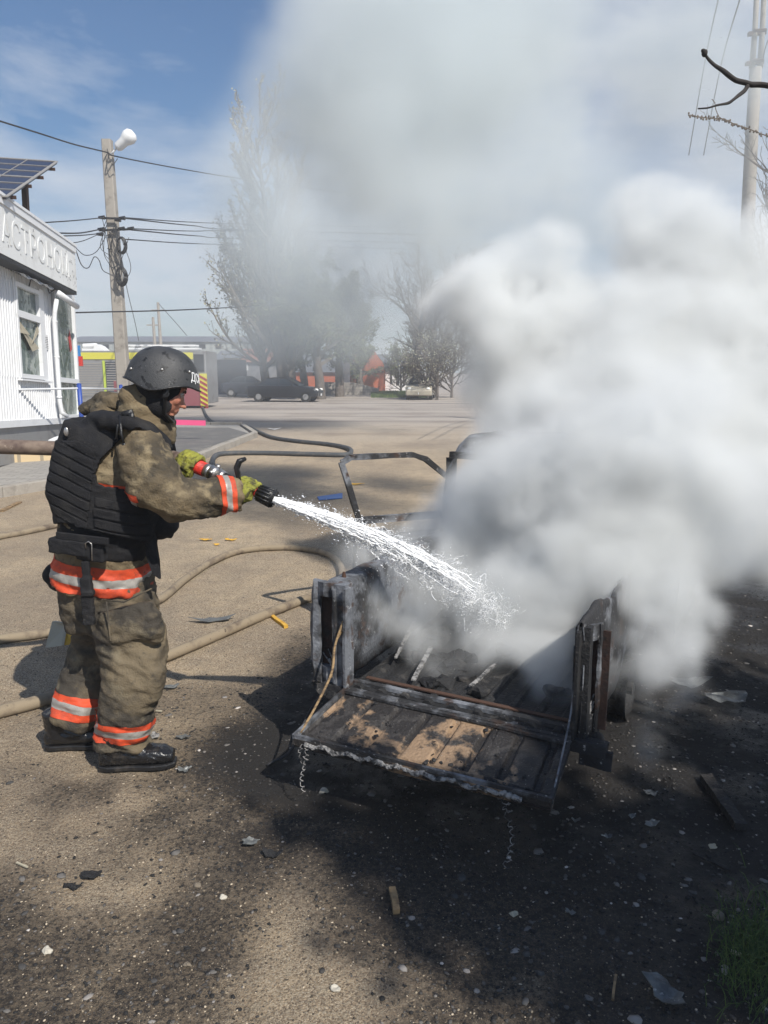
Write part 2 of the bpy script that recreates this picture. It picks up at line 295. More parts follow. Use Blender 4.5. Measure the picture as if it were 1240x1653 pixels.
# the worn grey road of the square, far side
road = mth('MULTIPLY', mrg(sep.outputs[1], 14, 27), 1.0)
streak = N(t, 'ShaderNodeTexNoise'); mpg = N(t, 'ShaderNodeMapping'); mpg.inputs['Scale'].default_value = (.05, .5, 1); k(tcg.outputs['Object'], mpg.inputs[0]); k(mpg.outputs[0], streak.inputs['Vector']); streak.inputs['Scale'].default_value = 1.2; streak.inputs['Detail'].default_value = 6
rc = mixc(mrg(streak.outputs['Fac'], .45, .6), (.42, .37, .315), (.31, .27, .235)); rc = mixc(mrg(streak.outputs['Fac'], .62, .67, 0, .6), rc, (.16, .145, .135))
c = mixc(road, c, rc)
c = mixc(mrg(big, .5, .68, 0, .4), c, (.17, .13, .1))
# soot, blackened further at right to paint in the tree's shade
chc = mixc(mrg(grain, .5, .68), (.009, .008, .008), (.045, .04, .037)); chc = mixc(mrg(noi(75, 5, .8).outputs['Fac'], .66, .72), chc, (.2, .19, .18)); chc = mixc(mrg(noi(19, 6, .7).outputs['Fac'], .62, .7, 0, .5), chc, (.1, .08, .065))
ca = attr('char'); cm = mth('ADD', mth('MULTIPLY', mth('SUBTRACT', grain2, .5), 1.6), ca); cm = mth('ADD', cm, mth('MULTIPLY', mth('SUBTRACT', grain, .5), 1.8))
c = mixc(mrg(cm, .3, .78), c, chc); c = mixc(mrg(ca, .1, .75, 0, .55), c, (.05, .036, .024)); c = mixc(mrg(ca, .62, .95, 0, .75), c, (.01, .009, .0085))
k(c, P.inputs['Base Color'])
bmp = N(t, 'ShaderNodeBump'); bmp.inputs['Strength'].default_value = 1.0; bmp.inputs['Distance'].default_value = .02
k(mth('ADD', mth('MULTIPLY', grain, .6), mth('ADD', grain2, mth('MULTIPLY', patch, 1.5))), bmp.inputs['Height']); k(bmp.outputs[0], P.inputs['Normal'])
wet = mth('MULTIPLY', mrg(ca, .55, .9), mrg(noi(2.2, 5, .6).outputs['Fac'], .48, .6)); k(mrg(wet, 0, 1, .92, .3), P.inputs['Roughness'])
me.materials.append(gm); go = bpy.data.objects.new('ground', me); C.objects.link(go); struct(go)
def gz(x, y): return float(ground_h(np.array([x]), np.array([y]))[0])
# loose gravel and ash flakes lying on it, far too many to count
def scatter(name, n, mat, smin, smax, region, flat, seed, pred=None, label='', cat='gravel'):
    rng = np.random.RandomState(seed); t_ = (1+5**.5)/2
    base = np.array([(-1, t_, 0), (1, t_, 0), (-1, -t_, 0), (1, -t_, 0), (0, -1, t_), (0, 1, t_), (0, -1, -t_), (0, 1, -t_), (t_, 0, -1), (t_, 0, 1), (-t_, 0, -1), (-t_, 0, 1)])/1.9
    ff = np.array([(0, 11, 5), (0, 5, 1), (0, 1, 7), (0, 7, 10), (0, 10, 11), (1, 5, 9), (5, 11, 4), (11, 10, 2), (10, 7, 6), (7, 1, 8), (3, 9, 4), (3, 4, 2), (3, 2, 6), (3, 6, 8), (3, 8, 9), (4, 9, 5), (2, 4, 11), (6, 2, 10), (8, 6, 7), (9, 8, 1)])
    x = rng.uniform(region[0], region[1], n*3); y = region[2]+(region[3]-region[2])*rng.rand(n*3)**1.7
    ok = np.abs(x) < y*.58+.25
    if pred is not None: ok &= pred(x, y, rng)
    x = x[ok][:n]; y = y[ok][:n]; n = len(x); z = ground_h(x, y)
    s = smin+(smax-smin)*rng.rand(n)**3.5; sc = np.stack([s*rng.uniform(.7, 1.5, n), s*rng.uniform(.6, 1.1, n), s*rng.uniform(.35, .8, n)*flat], -1)
    v = base[None]*(1+rng.uniform(-.28, .28, (n, 12, 1)))*sc[:, None]; a = rng.uniform(0, 6.28, n); ca_, sa = np.cos(a)[:, None], np.sin(a)[:, None]
    vx = v[..., 0]*ca_-v[..., 1]*sa+x[:, None]; vy = v[..., 0]*sa+v[..., 1]*ca_+y[:, None]; vz = v[..., 2]+(z+s*.25*flat)[:, None]
    co = np.stack([vx, vy, vz], -1).reshape(-1, 3); fs = (ff[None]+12*np.arange(n)[:, None, None]).reshape(-1, 3)
    me = bpy.data.meshes.new(name); me.vertices.add(len(co)); me.vertices.foreach_set('co', co.ravel()); me.loops.add(fs.size); me.loops.foreach_set('vertex_index', fs.ravel())
    me.polygons.add(len(fs)); me.polygons.foreach_set('loop_start', np.arange(0, fs.size, 3)); me.update(calc_edges=True); me.materials.append(mat)
    o = bpy.data.objects.new(name, me); C.objects.link(o); stuff(o, label, cat); return o
M['gravel'] = pm('gravel', (.26, .22, .17), .9, island=[(0, (.25, .24, .23)), (.3, (.7, .68, .65)), (.6, (1.1, 1.05, .95)), (.88, (1.9, 1.85, 1.75))])
M['cinder'] = pm('cinder', (.04, .038, .036), .85, island=[(0, (.4, .4, .4)), (.5, (1.2, 1.15, 1.1)), (.8, (2.2, 2.1, 2)), (.96, (4.2, 4.0, 3.8))])
scatter('gravel', 42000, M['gravel'], .001, .0045, (-3, 2.6, 1.45, 6.5), .8, 4, lambda x, y, r: char_shade_at(x, y)+r.uniform(-.3, .3, len(x)) < .62, 'fine pale gravel and grit strewn over the dirt')
scatter('cinders', 40000, M['cinder'], .0012, .0085, (-2.6, 3.6, 1.45, 6.5), .7, 5, lambda x, y, r: char_shade_at(x, y)+r.uniform(-.35, .3, len(x)) > .42, 'black cinders and ash crumbs strewn over burnt soil', 'cinders')
M['flake'] = pm('ash_flake', (.2, .19, .18), .9, island=[(0, (.3, .3, .3)), (.35, (.7, .68, .65)), (.7, (1.3, 1.25, 1.2)), (.92, (2.6, 2.5, 2.4))])
scatter('ash_flakes', 1500, M['flake'], .003, .019, (-1.6, 3.6, 1.5, 6.0), .22, 8, lambda x, y, r: char_shade_at(x, y)+r.uniform(-.3, .3, len(x)) > .5, 'grey ash flakes and chips of paint lying on the soot', 'ash flakes')
# ---------------------------------------------------------------- the firefighter
def lring(px, py, Y, rx, rd, T, n=22, ex=2.4, dv=Vector((0, 1, 0))):
    c = W(px, py, Y); d = (dv-T*dv.dot(T)).normalized(); wv = T.cross(d).normalized(); o = []
    rw = rx*Y/FPX*1.01
    for j in range(n):
        q = 2*math.pi*j/n; cx, sx_ = math.cos(q), math.sin(q)
        o.append(c+wv*rw*math.copysign(abs(cx)**(2/ex), cx)+d*rd*math.copysign(abs(sx_)**(2/ex), sx_))
    return o
def loft(mb, rs, **kw):
    pts = [W(r[0], r[1], r[2]) for r in rs]; k_ = len(rs); out = []
    for i, r in enumerate(rs):
        T = (pts[min(i+1, k_-1)]-pts[max(i-1, 0)]).normalized(); out.append(lring(r[0], r[1], r[2], r[3], r[4], T, **kw))
    mb.rings(out); return mb
def wrinkle(me, amp, freq, seed, fold=None, w2=1.0):
    me.update(); n = len(me.vertices); co = np.empty(n*3); me.vertices.foreach_get('co', co); co = co.reshape(-1, 3)
    no = np.empty(n*3); me.vertices.foreach_get('normal', no); no = no.reshape(-1, 3); h = np.zeros(n); s = Vector((seed*3.1, seed*1.7, seed*.9))
    for i in range(n):
        p = Vector(co[i]); a = mnoise.noise(Vector((p.x*freq*.8, p.y*freq*.8, p.z*freq*1.9+p.x*freq*.6))+s)
        b = mnoise.noise(Vector((p.x*freq*2.4, p.y*freq*2, p.z*freq*3+p.x*freq))-s)
        h[i] = (1-abs(a)*2.6)*.75+b*.3*w2
    if fold is not None: h = h*np.array([fold(p) for p in co])
    co += no*(h*amp)[:, None]; me.vertices.foreach_set('co', co.ravel()); me.update(); return me
def bands(me, a, b, ts, region, off=.003):
    "strips cut round a limb between planes across the axis a-b; returns a mesh with one material slot per strip"
    a = Vector(a); b = Vector(b); d = (b-a).normalized(); out = MB()
    for i in range(len(ts)-1):
        bmx = bmesh.new(); bmx.from_mesh(me)
        bad = [f for f in bmx.faces if not region(f.calc_center_median())]; bmesh.ops.delete(bmx, geom=bad, context='FACES')
        for t_, keep in ((ts[i], 1), (ts[i+1], -1)):
            g = bmx.verts[:]+bmx.edges[:]+bmx.faces[:]
            bmesh.ops.bisect_plane(bmx, geom=g, plane_co=a+d*t_, plane_no=d*keep, clear_inner=True)
        bmx.normal_update(); bmx.verts.index_update(); out.mi = i
        out.add([v.co+v.normal*off for v in bmx.verts], [[v.index for v in f.verts] for f in bmx.faces]); bmx.free()
    return out
base = G(190, 1235); base.z = 0
MAN = thing('person', 'firefighter in brown turnout gear, black helmet and body armour aiming a hose', 'person', base)
NF = G(218, 1238).y; FF = G(108, 1210).y
# body under the clothes: one continuous skin with its head
hd = W(262, 648, 3.2)
def headm(p, pitch=24, yaw=16):
    m_ = Matrix.Rotation(R(yaw), 3, 'Z') @ Matrix.Rotation(R(pitch), 3, 'Y'); return m_ @ Vector(p)
HC = W(301, 658, 3.10)-headm((.122, 0, -.036))          # set so the nose tip falls where it is seen
hb = MB()
def hball(c, r): hb.ball(HC+headm(c), r, 16, 12, Matrix.Rotation(R(16), 3, 'Z') @ Matrix.Rotation(R(24), 3, 'Y'))
hball((0, 0, .03), (.098, .076, .1)); hball((.035, 0, -.03), (.066, .062, .075)); hball((.062, 0, -.088), (.03, .034, .026)); hball((.03, 0, -.075), (.055, .05, .035))
hball((.084, 0, .03), (.014, .05, .012)); hball((.066, .036, -.02), (.026, .024, .03)); hball((.066, -.036, -.02), (.026, .024, .03))
hb.rings([[HC+headm((x, y*math.cos(q), z+zz*math.sin(q))) for q in [2*math.pi*j/12 for j in range(12)]] for (x, y, z, zz) in ((.05, .02, -.01, .04), (.09, .012, -.014, .03), (.105, .0155, -.03, .014), (.117, .014, -.037, .009), (.121, .008, -.037, .005))])
for sg in (-1, 1):
    hball((.102, sg*.012, -.038), (.012, .007, .008)); pass
hball((.088, 0, -.06), (.013, .024, .0065)); hball((.085, 0, -.074), (.013, .021, .007)); hball((.078, 0, -.066), (.02, .03, .016))
hm = fuse(hb, .0032, 2)
bd = MB()
bd.tube([HC+headm((-.01, 0, -.05)), W(238, 690, 3.2), W(215, 720, 3.2)], [.055, .06, .09], 16)
loft(bd, [(212, 705, 3.2, 40, .15), (195, 760, 3.2, 48, .17), (180, 830, 3.2, 46, .15), (170, 900, 3.2, 44, .13), (174, 950, 3.2, 40, .12)])
loft(bd, [(200, 985, 3.12, 26, .07), (212, 1060, 3.08, 26, .07), (205, 1130, 3.02, 20, .055), (200, 1180, NF+.04, 16, .045)]); loft(bd, [(160, 985, 3.28, 26, .07), (150, 1060, 3.3, 24, .07), (125, 1120, 3.25, 20, .055), (117, 1150, FF+.06, 15, .045)])
bd.tube([W(225, 715, 3.05), W(262, 800, 2.98), W(330, 806, 3.0), W(385, 798, 3.05)], [.055, .05, .042, .032], 12); bd.tube([W(235, 715, 3.35), W(262, 775, 3.4), W(300, 752, 3.22)], [.05, .045, .035], 12)
bm_ = fuse(bd, .012, 2); jb = bmesh.new(); jb.from_mesh(hm); jb.from_mesh(bm_); bmj = bpy.data.meshes.new('body'); jb.to_mesh(bmj); jb.free()
body = put('body', bmj, M['skin'], MAN, True)
M['eye'] = pm('eye_white', (.5, .45, .4), .2); M['brow'] = pm('brow_hair', (.05, .03, .02), .8)
for sg in (-1, 1):
    q = MB(); q.ball(HC+headm((.083, sg*.031, .004)), .0125, 10, 8); put('eye', q, M['eye'], body, True)
    q = MB(); q.tube([HC+headm(p) for p in ((.097, sg*.014, .017), (.096, sg*.03, .023), (.086, sg*.048, .018))], [.003, .004, .002], 6); put('eyebrow', q, M['brow'], body, True)
    q = MB(); q.tube([HC+headm(p) for p in ((.0945, sg*.02, .0075), (.0965, sg*.032, .009), (.09, sg*.044, .004))], .0018, 5); put('eyelid', q, M['skin'], body, True)
mo = MB(); mo.ball(HC+headm((.0935, 0, -.0675)), (.006, .019, .0032), 10, 6, Matrix.Rotation(R(16), 3, 'Z') @ Matrix.Rotation(R(24), 3, 'Y')); put('mouth', mo, pm('mouth_dark', (.05, .012, .012), .4), body, True)
# balaclava with the face left open, hood of the jacket behind it
bl = MB(); ang = Matrix.Rotation(R(16), 3, 'Z') @ Matrix.Rotation(R(24), 3, 'Y')
bl.ball(HC+headm((-.004, 0, .02)), (.103, .084, .108), 24, 18, ang); bl.ball(HC+headm((.018, 0, -.06)), (.078, .07, .07), 20, 14, ang); bl.ball(HC+headm((.052, 0, -.098)), (.043, .042, .034), 16, 12, ang)
bl.tube([HC+headm((0, 0, -.06)), W(243, 690, 3.18)], [.07, .085], 16)
blm = fuse(bl, .005, 3); bb = bmesh.new(); bb.from_mesh(blm)
def face_open(p):
    q = (ang.inverted() @ (Vector(p)-HC)); return q.x > .048 and abs(q.y) < .053 and -.088 < q.z < .05 and q.x > .048+max(0, abs(q.y)-.03)*.5
bmesh.ops.delete(bb, geom=[f for f in bb.faces if face_open(f.calc_center_median())], context='FACES'); bb.to_mesh(blm); bb.free()
put('balaclava', blm, M['black_cloth'], MAN, True)
# helmet
HM = Matrix.Rotation(R(14), 3, 'Z') @ Matrix.Rotation(R(10), 3, 'Y'); HO = W(263, 614, HC.y+.02)
def hel(q, t_, off=0.0):   # q around from front, t_ 0 rim .. 1 crown
    rim = -.016-.03*math.exp(-((abs(q)-1.85)/.48)**2)+.006*math.exp(-((abs(q)-.85)/.35)**2)-.006*math.exp(-(q/.45)**2)
    a = t_*math.pi/2; rx, ry, rz = .147+off, .124+off, .136+off; fl = 1+.03*max(0, 1-t_*5)**2; cc = math.cos(a)**.82
    return Vector((rx*fl*cc*math.cos(q), ry*fl*cc*math.sin(q), rim*(1-t_)**2+rz*math.sin(a)**1.0))
he = MB(); QN = 64
rows = [[HO+HM @ hel(-math.pi+2*math.pi*j/QN, t_) for j in range(QN)] for t_ in (0, .03, .07, .12, .2, .3, .4, .5, .6, .7, .8, .9, .97)]
he.rings(rows[::1], cap=False); he.add(rows[-1], [tuple(range(QN))])
inn = [[HO+HM @ hel(-math.pi+2*math.pi*j/QN, t_, -.009) for j in range(QN)] for t_ in (0, .1, .3, .5, .7, .95)]
he.rings(inn, cap=False); he.rings([rows[0], inn[0]], cap=False); he.add(inn[-1], [tuple(range(QN))])
helmet = put('helmet', he, M['helmet'], MAN, True)
rb = MB(); rb.tube([HO+HM @ (hel(-math.pi+2*math.pi*j/64, .012, .001)) for j in range(65)], .0042, 8, False); put('rim_edging', rb, M['rubber'], helmet, True)
for q, t_ in ((-.75, .28), (-1.6, .3), (-2.6, .18), (2.6, .2)):
    bo = MB(); bo.ball(HO+HM @ hel(q, t_, .001), (.006, .006, .006), 10, 6); put('helmet_screw', bo, M['metal'], helmet, True)
tm = textmb('ДСНС', .044, .0006); tv = MB(); xs = [v.co.x for v in tm.vertices]; wd = max(xs)-min(xs)
# subdivide the text a little and wrap it round the front of the shell
b_ = bmesh.new(); b_.from_mesh(tm); bmesh.ops.subdivide_edges(b_, edges=[e for e in b_.edges if e.calc_length() > .012], cuts=2); b_.verts.index_update()
def wrap(p):
    q = -.7+(p.x-min(xs))/.15; t_ = .13+p.y/.205; return HO+HM @ hel(q, t_, .0012+p.z)
tv.add([wrap(v.co) for v in b_.verts], [[v.index for v in f.verts] for f in b_.faces]); b_.free(); put('lettering', tv, pm('white_letters', (.8, .8, .8), .6), helmet)
cs = MB()
for sg in (-1,):
    cs.tube([HO+HM @ Vector((.03, sg*.118, -.005)), HC+headm((.03, sg*.088, -.03)), HC+headm((.05, sg*.062, -.09)), HC+headm((.09, sg*.022, -.112)), HC+headm((.094, 0, -.112))], .008, 6)
cs.box(HC+headm((.028, -.09, -.02)), (.022, .012, .03), ang); put('chin_strap', cs, M['rubber'], helmet, True)
# jacket: torso, both sleeves, standing collar, pushed-back hood
jk = MB()
loft(jk, [(232, 678, 3.18, 30, .12), (214, 700, 3.2, 52, .2), (196, 740, 3.2, 66, .225), (188, 790, 3.2, 76, .225), (178, 840, 3.2, 72, .2), (171, 885, 3.2, 69, .195), (168, 915, 3.2, 73, .2), (167, 942, 3.2, 75, .2)], ex=2.6)
loft(jk, [(226, 712, 3.0, 34, .085), (237, 745, 2.96, 41, .1), (252, 785, 2.94, 45, .1), (285, 808, 2.95, 34, .088), (320, 805, 2.99, 31, .08), (350, 801, 3.02, 29, .074), (386, 798, 3.06, 25, .064)], ex=2.2)
loft(jk, [(218, 700, 3.36, 34, .085), (250, 745, 3.44, 34, .085), (262, 765, 3.42, 28, .075), (285, 757, 3.3, 20, .055), (297, 753, 3.24, 15, .042)], ex=2.1)
loft(jk, [(236, 705, 3.15, 46, .13), (236, 680, 3.12, 42, .115), (230, 655, 3.1, 35, .1), (224, 634, 3.1, 27, .09), (221, 622, 3.1, 18, .07)])
loft(jk, [(190, 655, 3.22, 18, .1), (176, 668, 3.22, 22, .12), (160, 690, 3.22, 16, .1)])
jm = fuse(jk, .0085, 4)
def jf(p):
    # folds stronger on sleeves
    return 1.0 if p[1] < 3.08 else .7
wrinkle(jm, .0115, 9, 2, jf); wrinkle(jm, .005, 22, 5)
jm2 = jm.copy(); jacket = put('jacket', jm, M['jacket'], MAN, True)
W3 = lambda x, y: W(x, y, 3.0)
def pxof(p):
    d = Vector(p)-Vector((0, 0, EYE)); cp, sp_ = math.cos(PITCH), math.sin(PITCH); zc = d.y*cp-d.z*sp_; yc = d.y*sp_+d.z*cp
    return 620+FPX*d.x/zc, 826.5-FPX*yc/zc
SM3 = [M['orange'], M['silver'], M['orange']]
sa = W(320, 805, 2.99); sb = W(386, 798, 3.06); sl_ = (sb-sa).length; dd = sl_/66
st = bands(jm2, sa, sb, [32*dd, 40*dd, 49*dd, 57*dd], lambda p: pxof(p)[0] > 330, .0035); put('reflective_stripe', st, SM3, jacket, True)
ha = W(163, 942, 3.2); hb_ = W(167, 888, 3.2); zz = (hb_-ha).length/54
st = bands(jm2, ha, hb_, [2*zz, 16*zz, 29*zz, 45*zz], lambda p: pxof(p)[1] > 870 and pxof(p)[0] < 262, .0035); put('reflective_stripe', st, SM3, jacket, True)
st = bands(jm2, W(190, 808, 2.97), W(195, 765, 2.97), [.0, .03, .06], lambda p: 765 < pxof(p)[1] < 818 and 160 < pxof(p)[0] < 222 and p[1] < 3.16, .0035); put('reflective_stripe', st, [M['silver'], M['orange']], jacket, True)
# trousers
tr = MB()
loft(tr, [(167, 915, 3.2, 68, .17), (173, 950, 3.2, 73, .185), (180, 985, 3.19, 74, .18), (182, 1010, 3.18, 66, .16)], ex=2.6)
loft(tr, [(202, 992, 3.09, 48, .105), (209, 1020, 3.07, 54, .125), (217, 1055, 3.05, 51, .12), (217, 1098, 3.02, 49, .115), (204, 1145, 3.01, 43, .105), (200, 1185, NF+.04, 43, .1), (199, 1205, NF+.03, 46, .1)], ex=2.5)
loft(tr, [(160, 965, 3.3, 52, .13), (166, 1015, 3.31, 42, .12), (154, 1060, 3.3, 41, .12), (138, 1102, 3.26, 40, .11), (127, 1142, FF+.05, 38, .1), (115, 1168, FF+.03, 33, .095)], ex=2.5)
loft(tr, [(210, 992, 3.0, 42, .045), (214, 1006, 2.99, 47, .055), (220, 1022, 2.985, 44, .05), (222, 1034, 3.0, 40, .03)], ex=4)
loft(tr, [(205, 980, 3.01, 44, .045), (207, 990, 3.005, 46, .052), (208, 1000, 3.0, 45, .05)], ex=4)
loft(tr, [(238, 1060, 3.0, 24, .06), (240, 1090, 2.98, 26, .06), (236, 1125, 2.98, 22, .05)], ex=3)
tm_ = fuse(tr, .0085, 3)
wrinkle(tm_, .012, 9, 8, lambda p: .6+.6*abs(math.sin(p[2]*9))); wrinkle(tm_, .005, 22, 9)
tm2 = tm_.copy(); trs = put('trousers', tm_, M['trousers'], MAN, True)
for (a, b, reg, t0) in (((199, 1210, NF+.02), (202, 1145, NF+.05), lambda p: pxof(p)[0] > 152 and p[1] < 3.17, 20), ((115, 1176, FF+.02), (131, 1105, FF+.06), lambda p: pxof(p)[0] < 159 and pxof(p)[1] < 1176, 20)):
    a_ = W(*a); c_ = W(*b); q_ = (c_-a_).length/66
    put('reflective_stripe', bands(tm2, a_, c_, [t0*q_, (t0+11)*q_, (t0+23)*q_, (t0+33)*q_], reg, .0035), SM3, trs, True)
pk = MB(); pk.tube([W(172, 972, 2.93), W(178, 1034, 2.93), W(200, 1032, 2.93), W(262, 1002, 2.98)], .0035, 6); pk.tube([W(165, 968, 2.95), W(200, 972, 2.93), W(245, 950, 2.98)], .0035, 6); put('pocket_seam', pk, M['trousers'], trs, True)
# boots
def boot(px, py, ty, L_, lab):
    g = G(px, py); o = MB(); f_ = Vector((1, .12, 0)).normalized(); s_ = Vector((-f_.y, f_.x, 0))
    prof = [(-.075, .04, .035, .075), (-.06, .045, .05, .085), (0, .046, .05, .08), (.06, .047, .04, .06), (.12, .052, .034, .045), (.17, .05, .03, .038), (.205, .035, .02, .03)]
    rg = []
    for (x, w_, h_, zc) in prof:
        rg.append([g+f_*x*L_+s_*w_*math.copysign(abs(math.cos(q))**.8, math.cos(q))+Vector((0, 0, .028+max(0, h_*1.2*math.sin(q)+h_*.8))) for q in [2*math.pi*j/18 for j in range(18)]])
    o.rings(rg); o.tube([g+Vector((-.02, 0, .05)), g+Vector((-.025, 0, .18))], [.052, .06], 16)
    me_ = fuse(o, .006, 3); wrinkle(me_, .0035, 30, 3); bt = put('boot', me_, M['boot'], MAN, True)
    so_ = MB(); out_ = [(-.083, -.03), (-.083, .03), (-.05, .045), (.05, .044), (.12, .056), (.18, .05), (.213, .025), (.213, -.025), (.18, -.05), (.12, -.056), (.05, -.044), (-.05, -.045)]
    so_.prism([g+f_*a*L_+s_*b for a, b in out_], (0, 0, 0), (0, 0, .024)); put('sole', so_, M['rubber'], bt, bevel=.006)
boot(197, 1238, 0, 1.1, ''); boot(104, 1205, 0, .95, '')
# gloves: palm, four curled fingers and a thumb closed on what they hold
def glove(c, ax, up, r, sgn=1):
    "hand wrapped round a bar of radius r whose axis is ax at c; up points at the knuckles"
    c = Vector(c); ax = Vector(ax).normalized(); up = Vector(up); up = (up-ax*up.dot(ax)).normalized(); sd_ = ax.cross(up); o = MB()
    def at_(ang_, rad, al): return c+ax*al+(up*math.cos(ang_)+sd_*math.sin(ang_)*sgn)*rad
    for i, (ln, fr) in enumerate(((2.9, .0115), (3.2, .012), (3.1, .0118), (2.7, .0105))):
        al = (i-1.5)*.0225; o.tube([at_(-.75+ln*t_, r+fr+(.008 if t_ < .2 else 0), al+.002*math.sin(t_*3)) for t_ in (0, .17, .33, .5, .67, .83, 1)], [fr*1.25, fr*1.25, fr*1.15, fr*1.15, fr*1.05, fr, fr*.8], 10)
    o.tube([at_(-1.5, r+.018, -.035), at_(-1.4, r+.016, .0), at_(-1.5, r+.014, .036)], [.026, .029, .024], 12)
    o.tube([at_(-.9, r+.018, -.03), at_(-.9, r+.018, .034)], [.023, .022], 12)
    o.tube([at_(-1.6, r+.02, -.03), at_(-2.2, r+.014, -.042*1.0), at_(-2.9, r+.012, -.03), at_(-3.5, r+.011, -.012)], [.017, .0155, .014, .011], 10)
    return o
na = W(330, 758, 3.17); nb = W(441, 805, 3.05); nd = (nb-na).normalized(); nl = (nb-na).length
gl = glove(W(402, 788, 3.09)+Vector((.0, .005, 0)), nd, (.5, -.75, .55), .019, -1)
gl.tube([W(384, 798, 3.06), W(397, 797, 3.05), W(405, 797, 3.045)], [.05, .037, .03], 14)
gm1 = fuse(gl, .0038, 2); wrinkle(gm1, .002, 40, 4); put('glove', gm1, M['glove'], MAN, True)
gl = glove(W(309, 749, 3.2), (W(330, 758, 3.17)-W(290, 741, 3.22)), (-.2, -.6, .7), .032, -1); gl.tube([W(290, 757, 3.26), W(299, 750, 3.225)], [.042, .036], 14)
gm2 = fuse(gl, .0038, 2); wrinkle(gm2, .002, 40, 6); put('glove', gm2, M['glove'], MAN, True)
# body armour: shell round the torso with arm openings, webbing rows, shoulder straps
va = MB()
loft(va, [(218, 690, 3.19, 50, .2), (198, 715, 3.2, 72, .245), (188, 750, 3.2, 79, .25), (184, 800, 3.2, 86, .25), (186, 838, 3.2, 84, .245), (188, 868, 3.2, 76, .23)], ex=2.8)
loft(va, [(144, 684, 3.12, 28, .13), (132, 725, 3.12, 29, .155), (119, 790, 3.12, 29, .16), (130, 838, 3.12, 24, .14)], ex=3.4)
loft(va, [(252, 700, 3.3, 20, .12), (262, 760, 3.3, 22, .14), (262, 830, 3.28, 22, .15), (255, 862, 3.25, 18, .13)], ex=3)
loft(va, [(158, 680, 3.1, 16, .06), (185, 678, 3.02, 14, .07), (215, 683, 2.97, 11, .05), (245, 697, 2.99, 10, .045), (268, 722, 3.08, 11, .05)], ex=3)
loft(va, [(155, 676, 3.3, 20, .1), (185, 664, 3.36, 16, .1), (225, 668, 3.4, 14, .08), (262, 695, 3.38, 14, .07)], ex=3)
vm = fuse(va, .0075, 3); wrinkle(vm, .004, 13, 12)
HOLE = [(220, 690), (196, 708), (162, 742), (153, 765), (158, 782), (184, 787), (224, 796), (262, 812), (300, 812), (300, 715), (262, 728), (250, 712), (236, 696)]
def inpoly(x, y, P_):
    c_ = False; n_ = len(P_)
    for i in range(n_):
        x1, y1 = P_[i]; x2, y2 = P_[(i+1) % n_]
        if (y1 > y) != (y2 > y) and x < (x2-x1)*(y-y1)/(y2-y1)+x1: c_ = not c_
    return c_
bv = bmesh.new(); bv.from_mesh(vm)
# hood opening between the straps stays; arm opening near side and far side
def cutv(p):
    x, y = pxof(p)
    if p[1] < 3.2 and inpoly(x, y, HOLE): return True
    if p[1] > 3.38 and 712 < y < 790 and x > 225: return True
    return y > 790 and (y > 846+(x-100)*.22 if x > 120 else y > 846)
bmesh.ops.delete(bv, geom=[f for f in bv.faces if cutv(f.calc_center_median())], context='FACES')
bmesh.ops.smooth_vert(bv, verts=[v for v in bv.verts if v.is_boundary], factor=.5, use_axis_x=True, use_axis_y=True, use_axis_z=True)
bmesh.ops.smooth_vert(bv, verts=[v for v in bv.verts if v.is_boundary], factor=.5, use_axis_x=True, use_axis_y=True, use_axis_z=True)
bv.to_mesh(vm); bv.free(); vm2 = vm.copy()
vest = put('body_armour', vm, M['black_cloth'], MAN, True); sm_ = vest.modifiers.new('thick', 'SOLIDIFY'); sm_.thickness = .012; sm_.offset = -1
for nm_, dirv, reg, o0, n_, st_ in (('webbing', (.5, 0, 1), lambda p: pxof(p)[0] < 158-(pxof(p)[1]-700)*.12 and pxof(p)[1] > 712 and p[1] < 3.25, (110, 838), 8, 18), ('webbing', (.25, 0, 1), lambda p: 152 < pxof(p)[0] < 236+(pxof(p)[1]-800)*.15 and pxof(p)[1] > 792 and p[1] < 3.2, (190, 872), 4, 19)):
    D_ = Vector(dirv).normalized(); A_ = W(o0[0], o0[1], 3.0); s_ = st_*3/FPX*.92; wm = MB()
    for i in range(n_):
        b2 = bands(vm2, A_, A_+D_, [i*s_*1.0+.002, i*s_+s_*.86], reg, .0035); wm.add(b2.v, b2.f)
    wo = put(nm_, wm, M['black_cloth'], vest, True); m_ = wo.modifiers.new('thick', 'SOLIDIFY'); m_.thickness = .003; m_.offset = -1
bk = MB(); bk.box(W(206, 668, 2.955), (.045, .012, .028), Matrix.Rotation(R(-12), 3, 'Y')); bk.box(W(213, 673, 2.948), (.02, .012, .034), Matrix.Rotation(R(-12), 3, 'Y'))
bk.tube([W(193, 668, 2.95), W(190, 690, 2.935), W(188, 708, 2.925)], .005, 6); bk.tube([W(194, 670, 2.945), W(196, 700, 2.92), W(200, 716, 2.92)], .006, 6); bk.ball(W(201, 718, 2.92), .009, 8, 6)
put('strap_buckle', bk, M['rubber'], vest, True)
bt = MB(); bt.ball(W(107, 697, 2.96), (.01, .004, .018), 10, 8); put('badge', bt, M['metal'], vest, True)
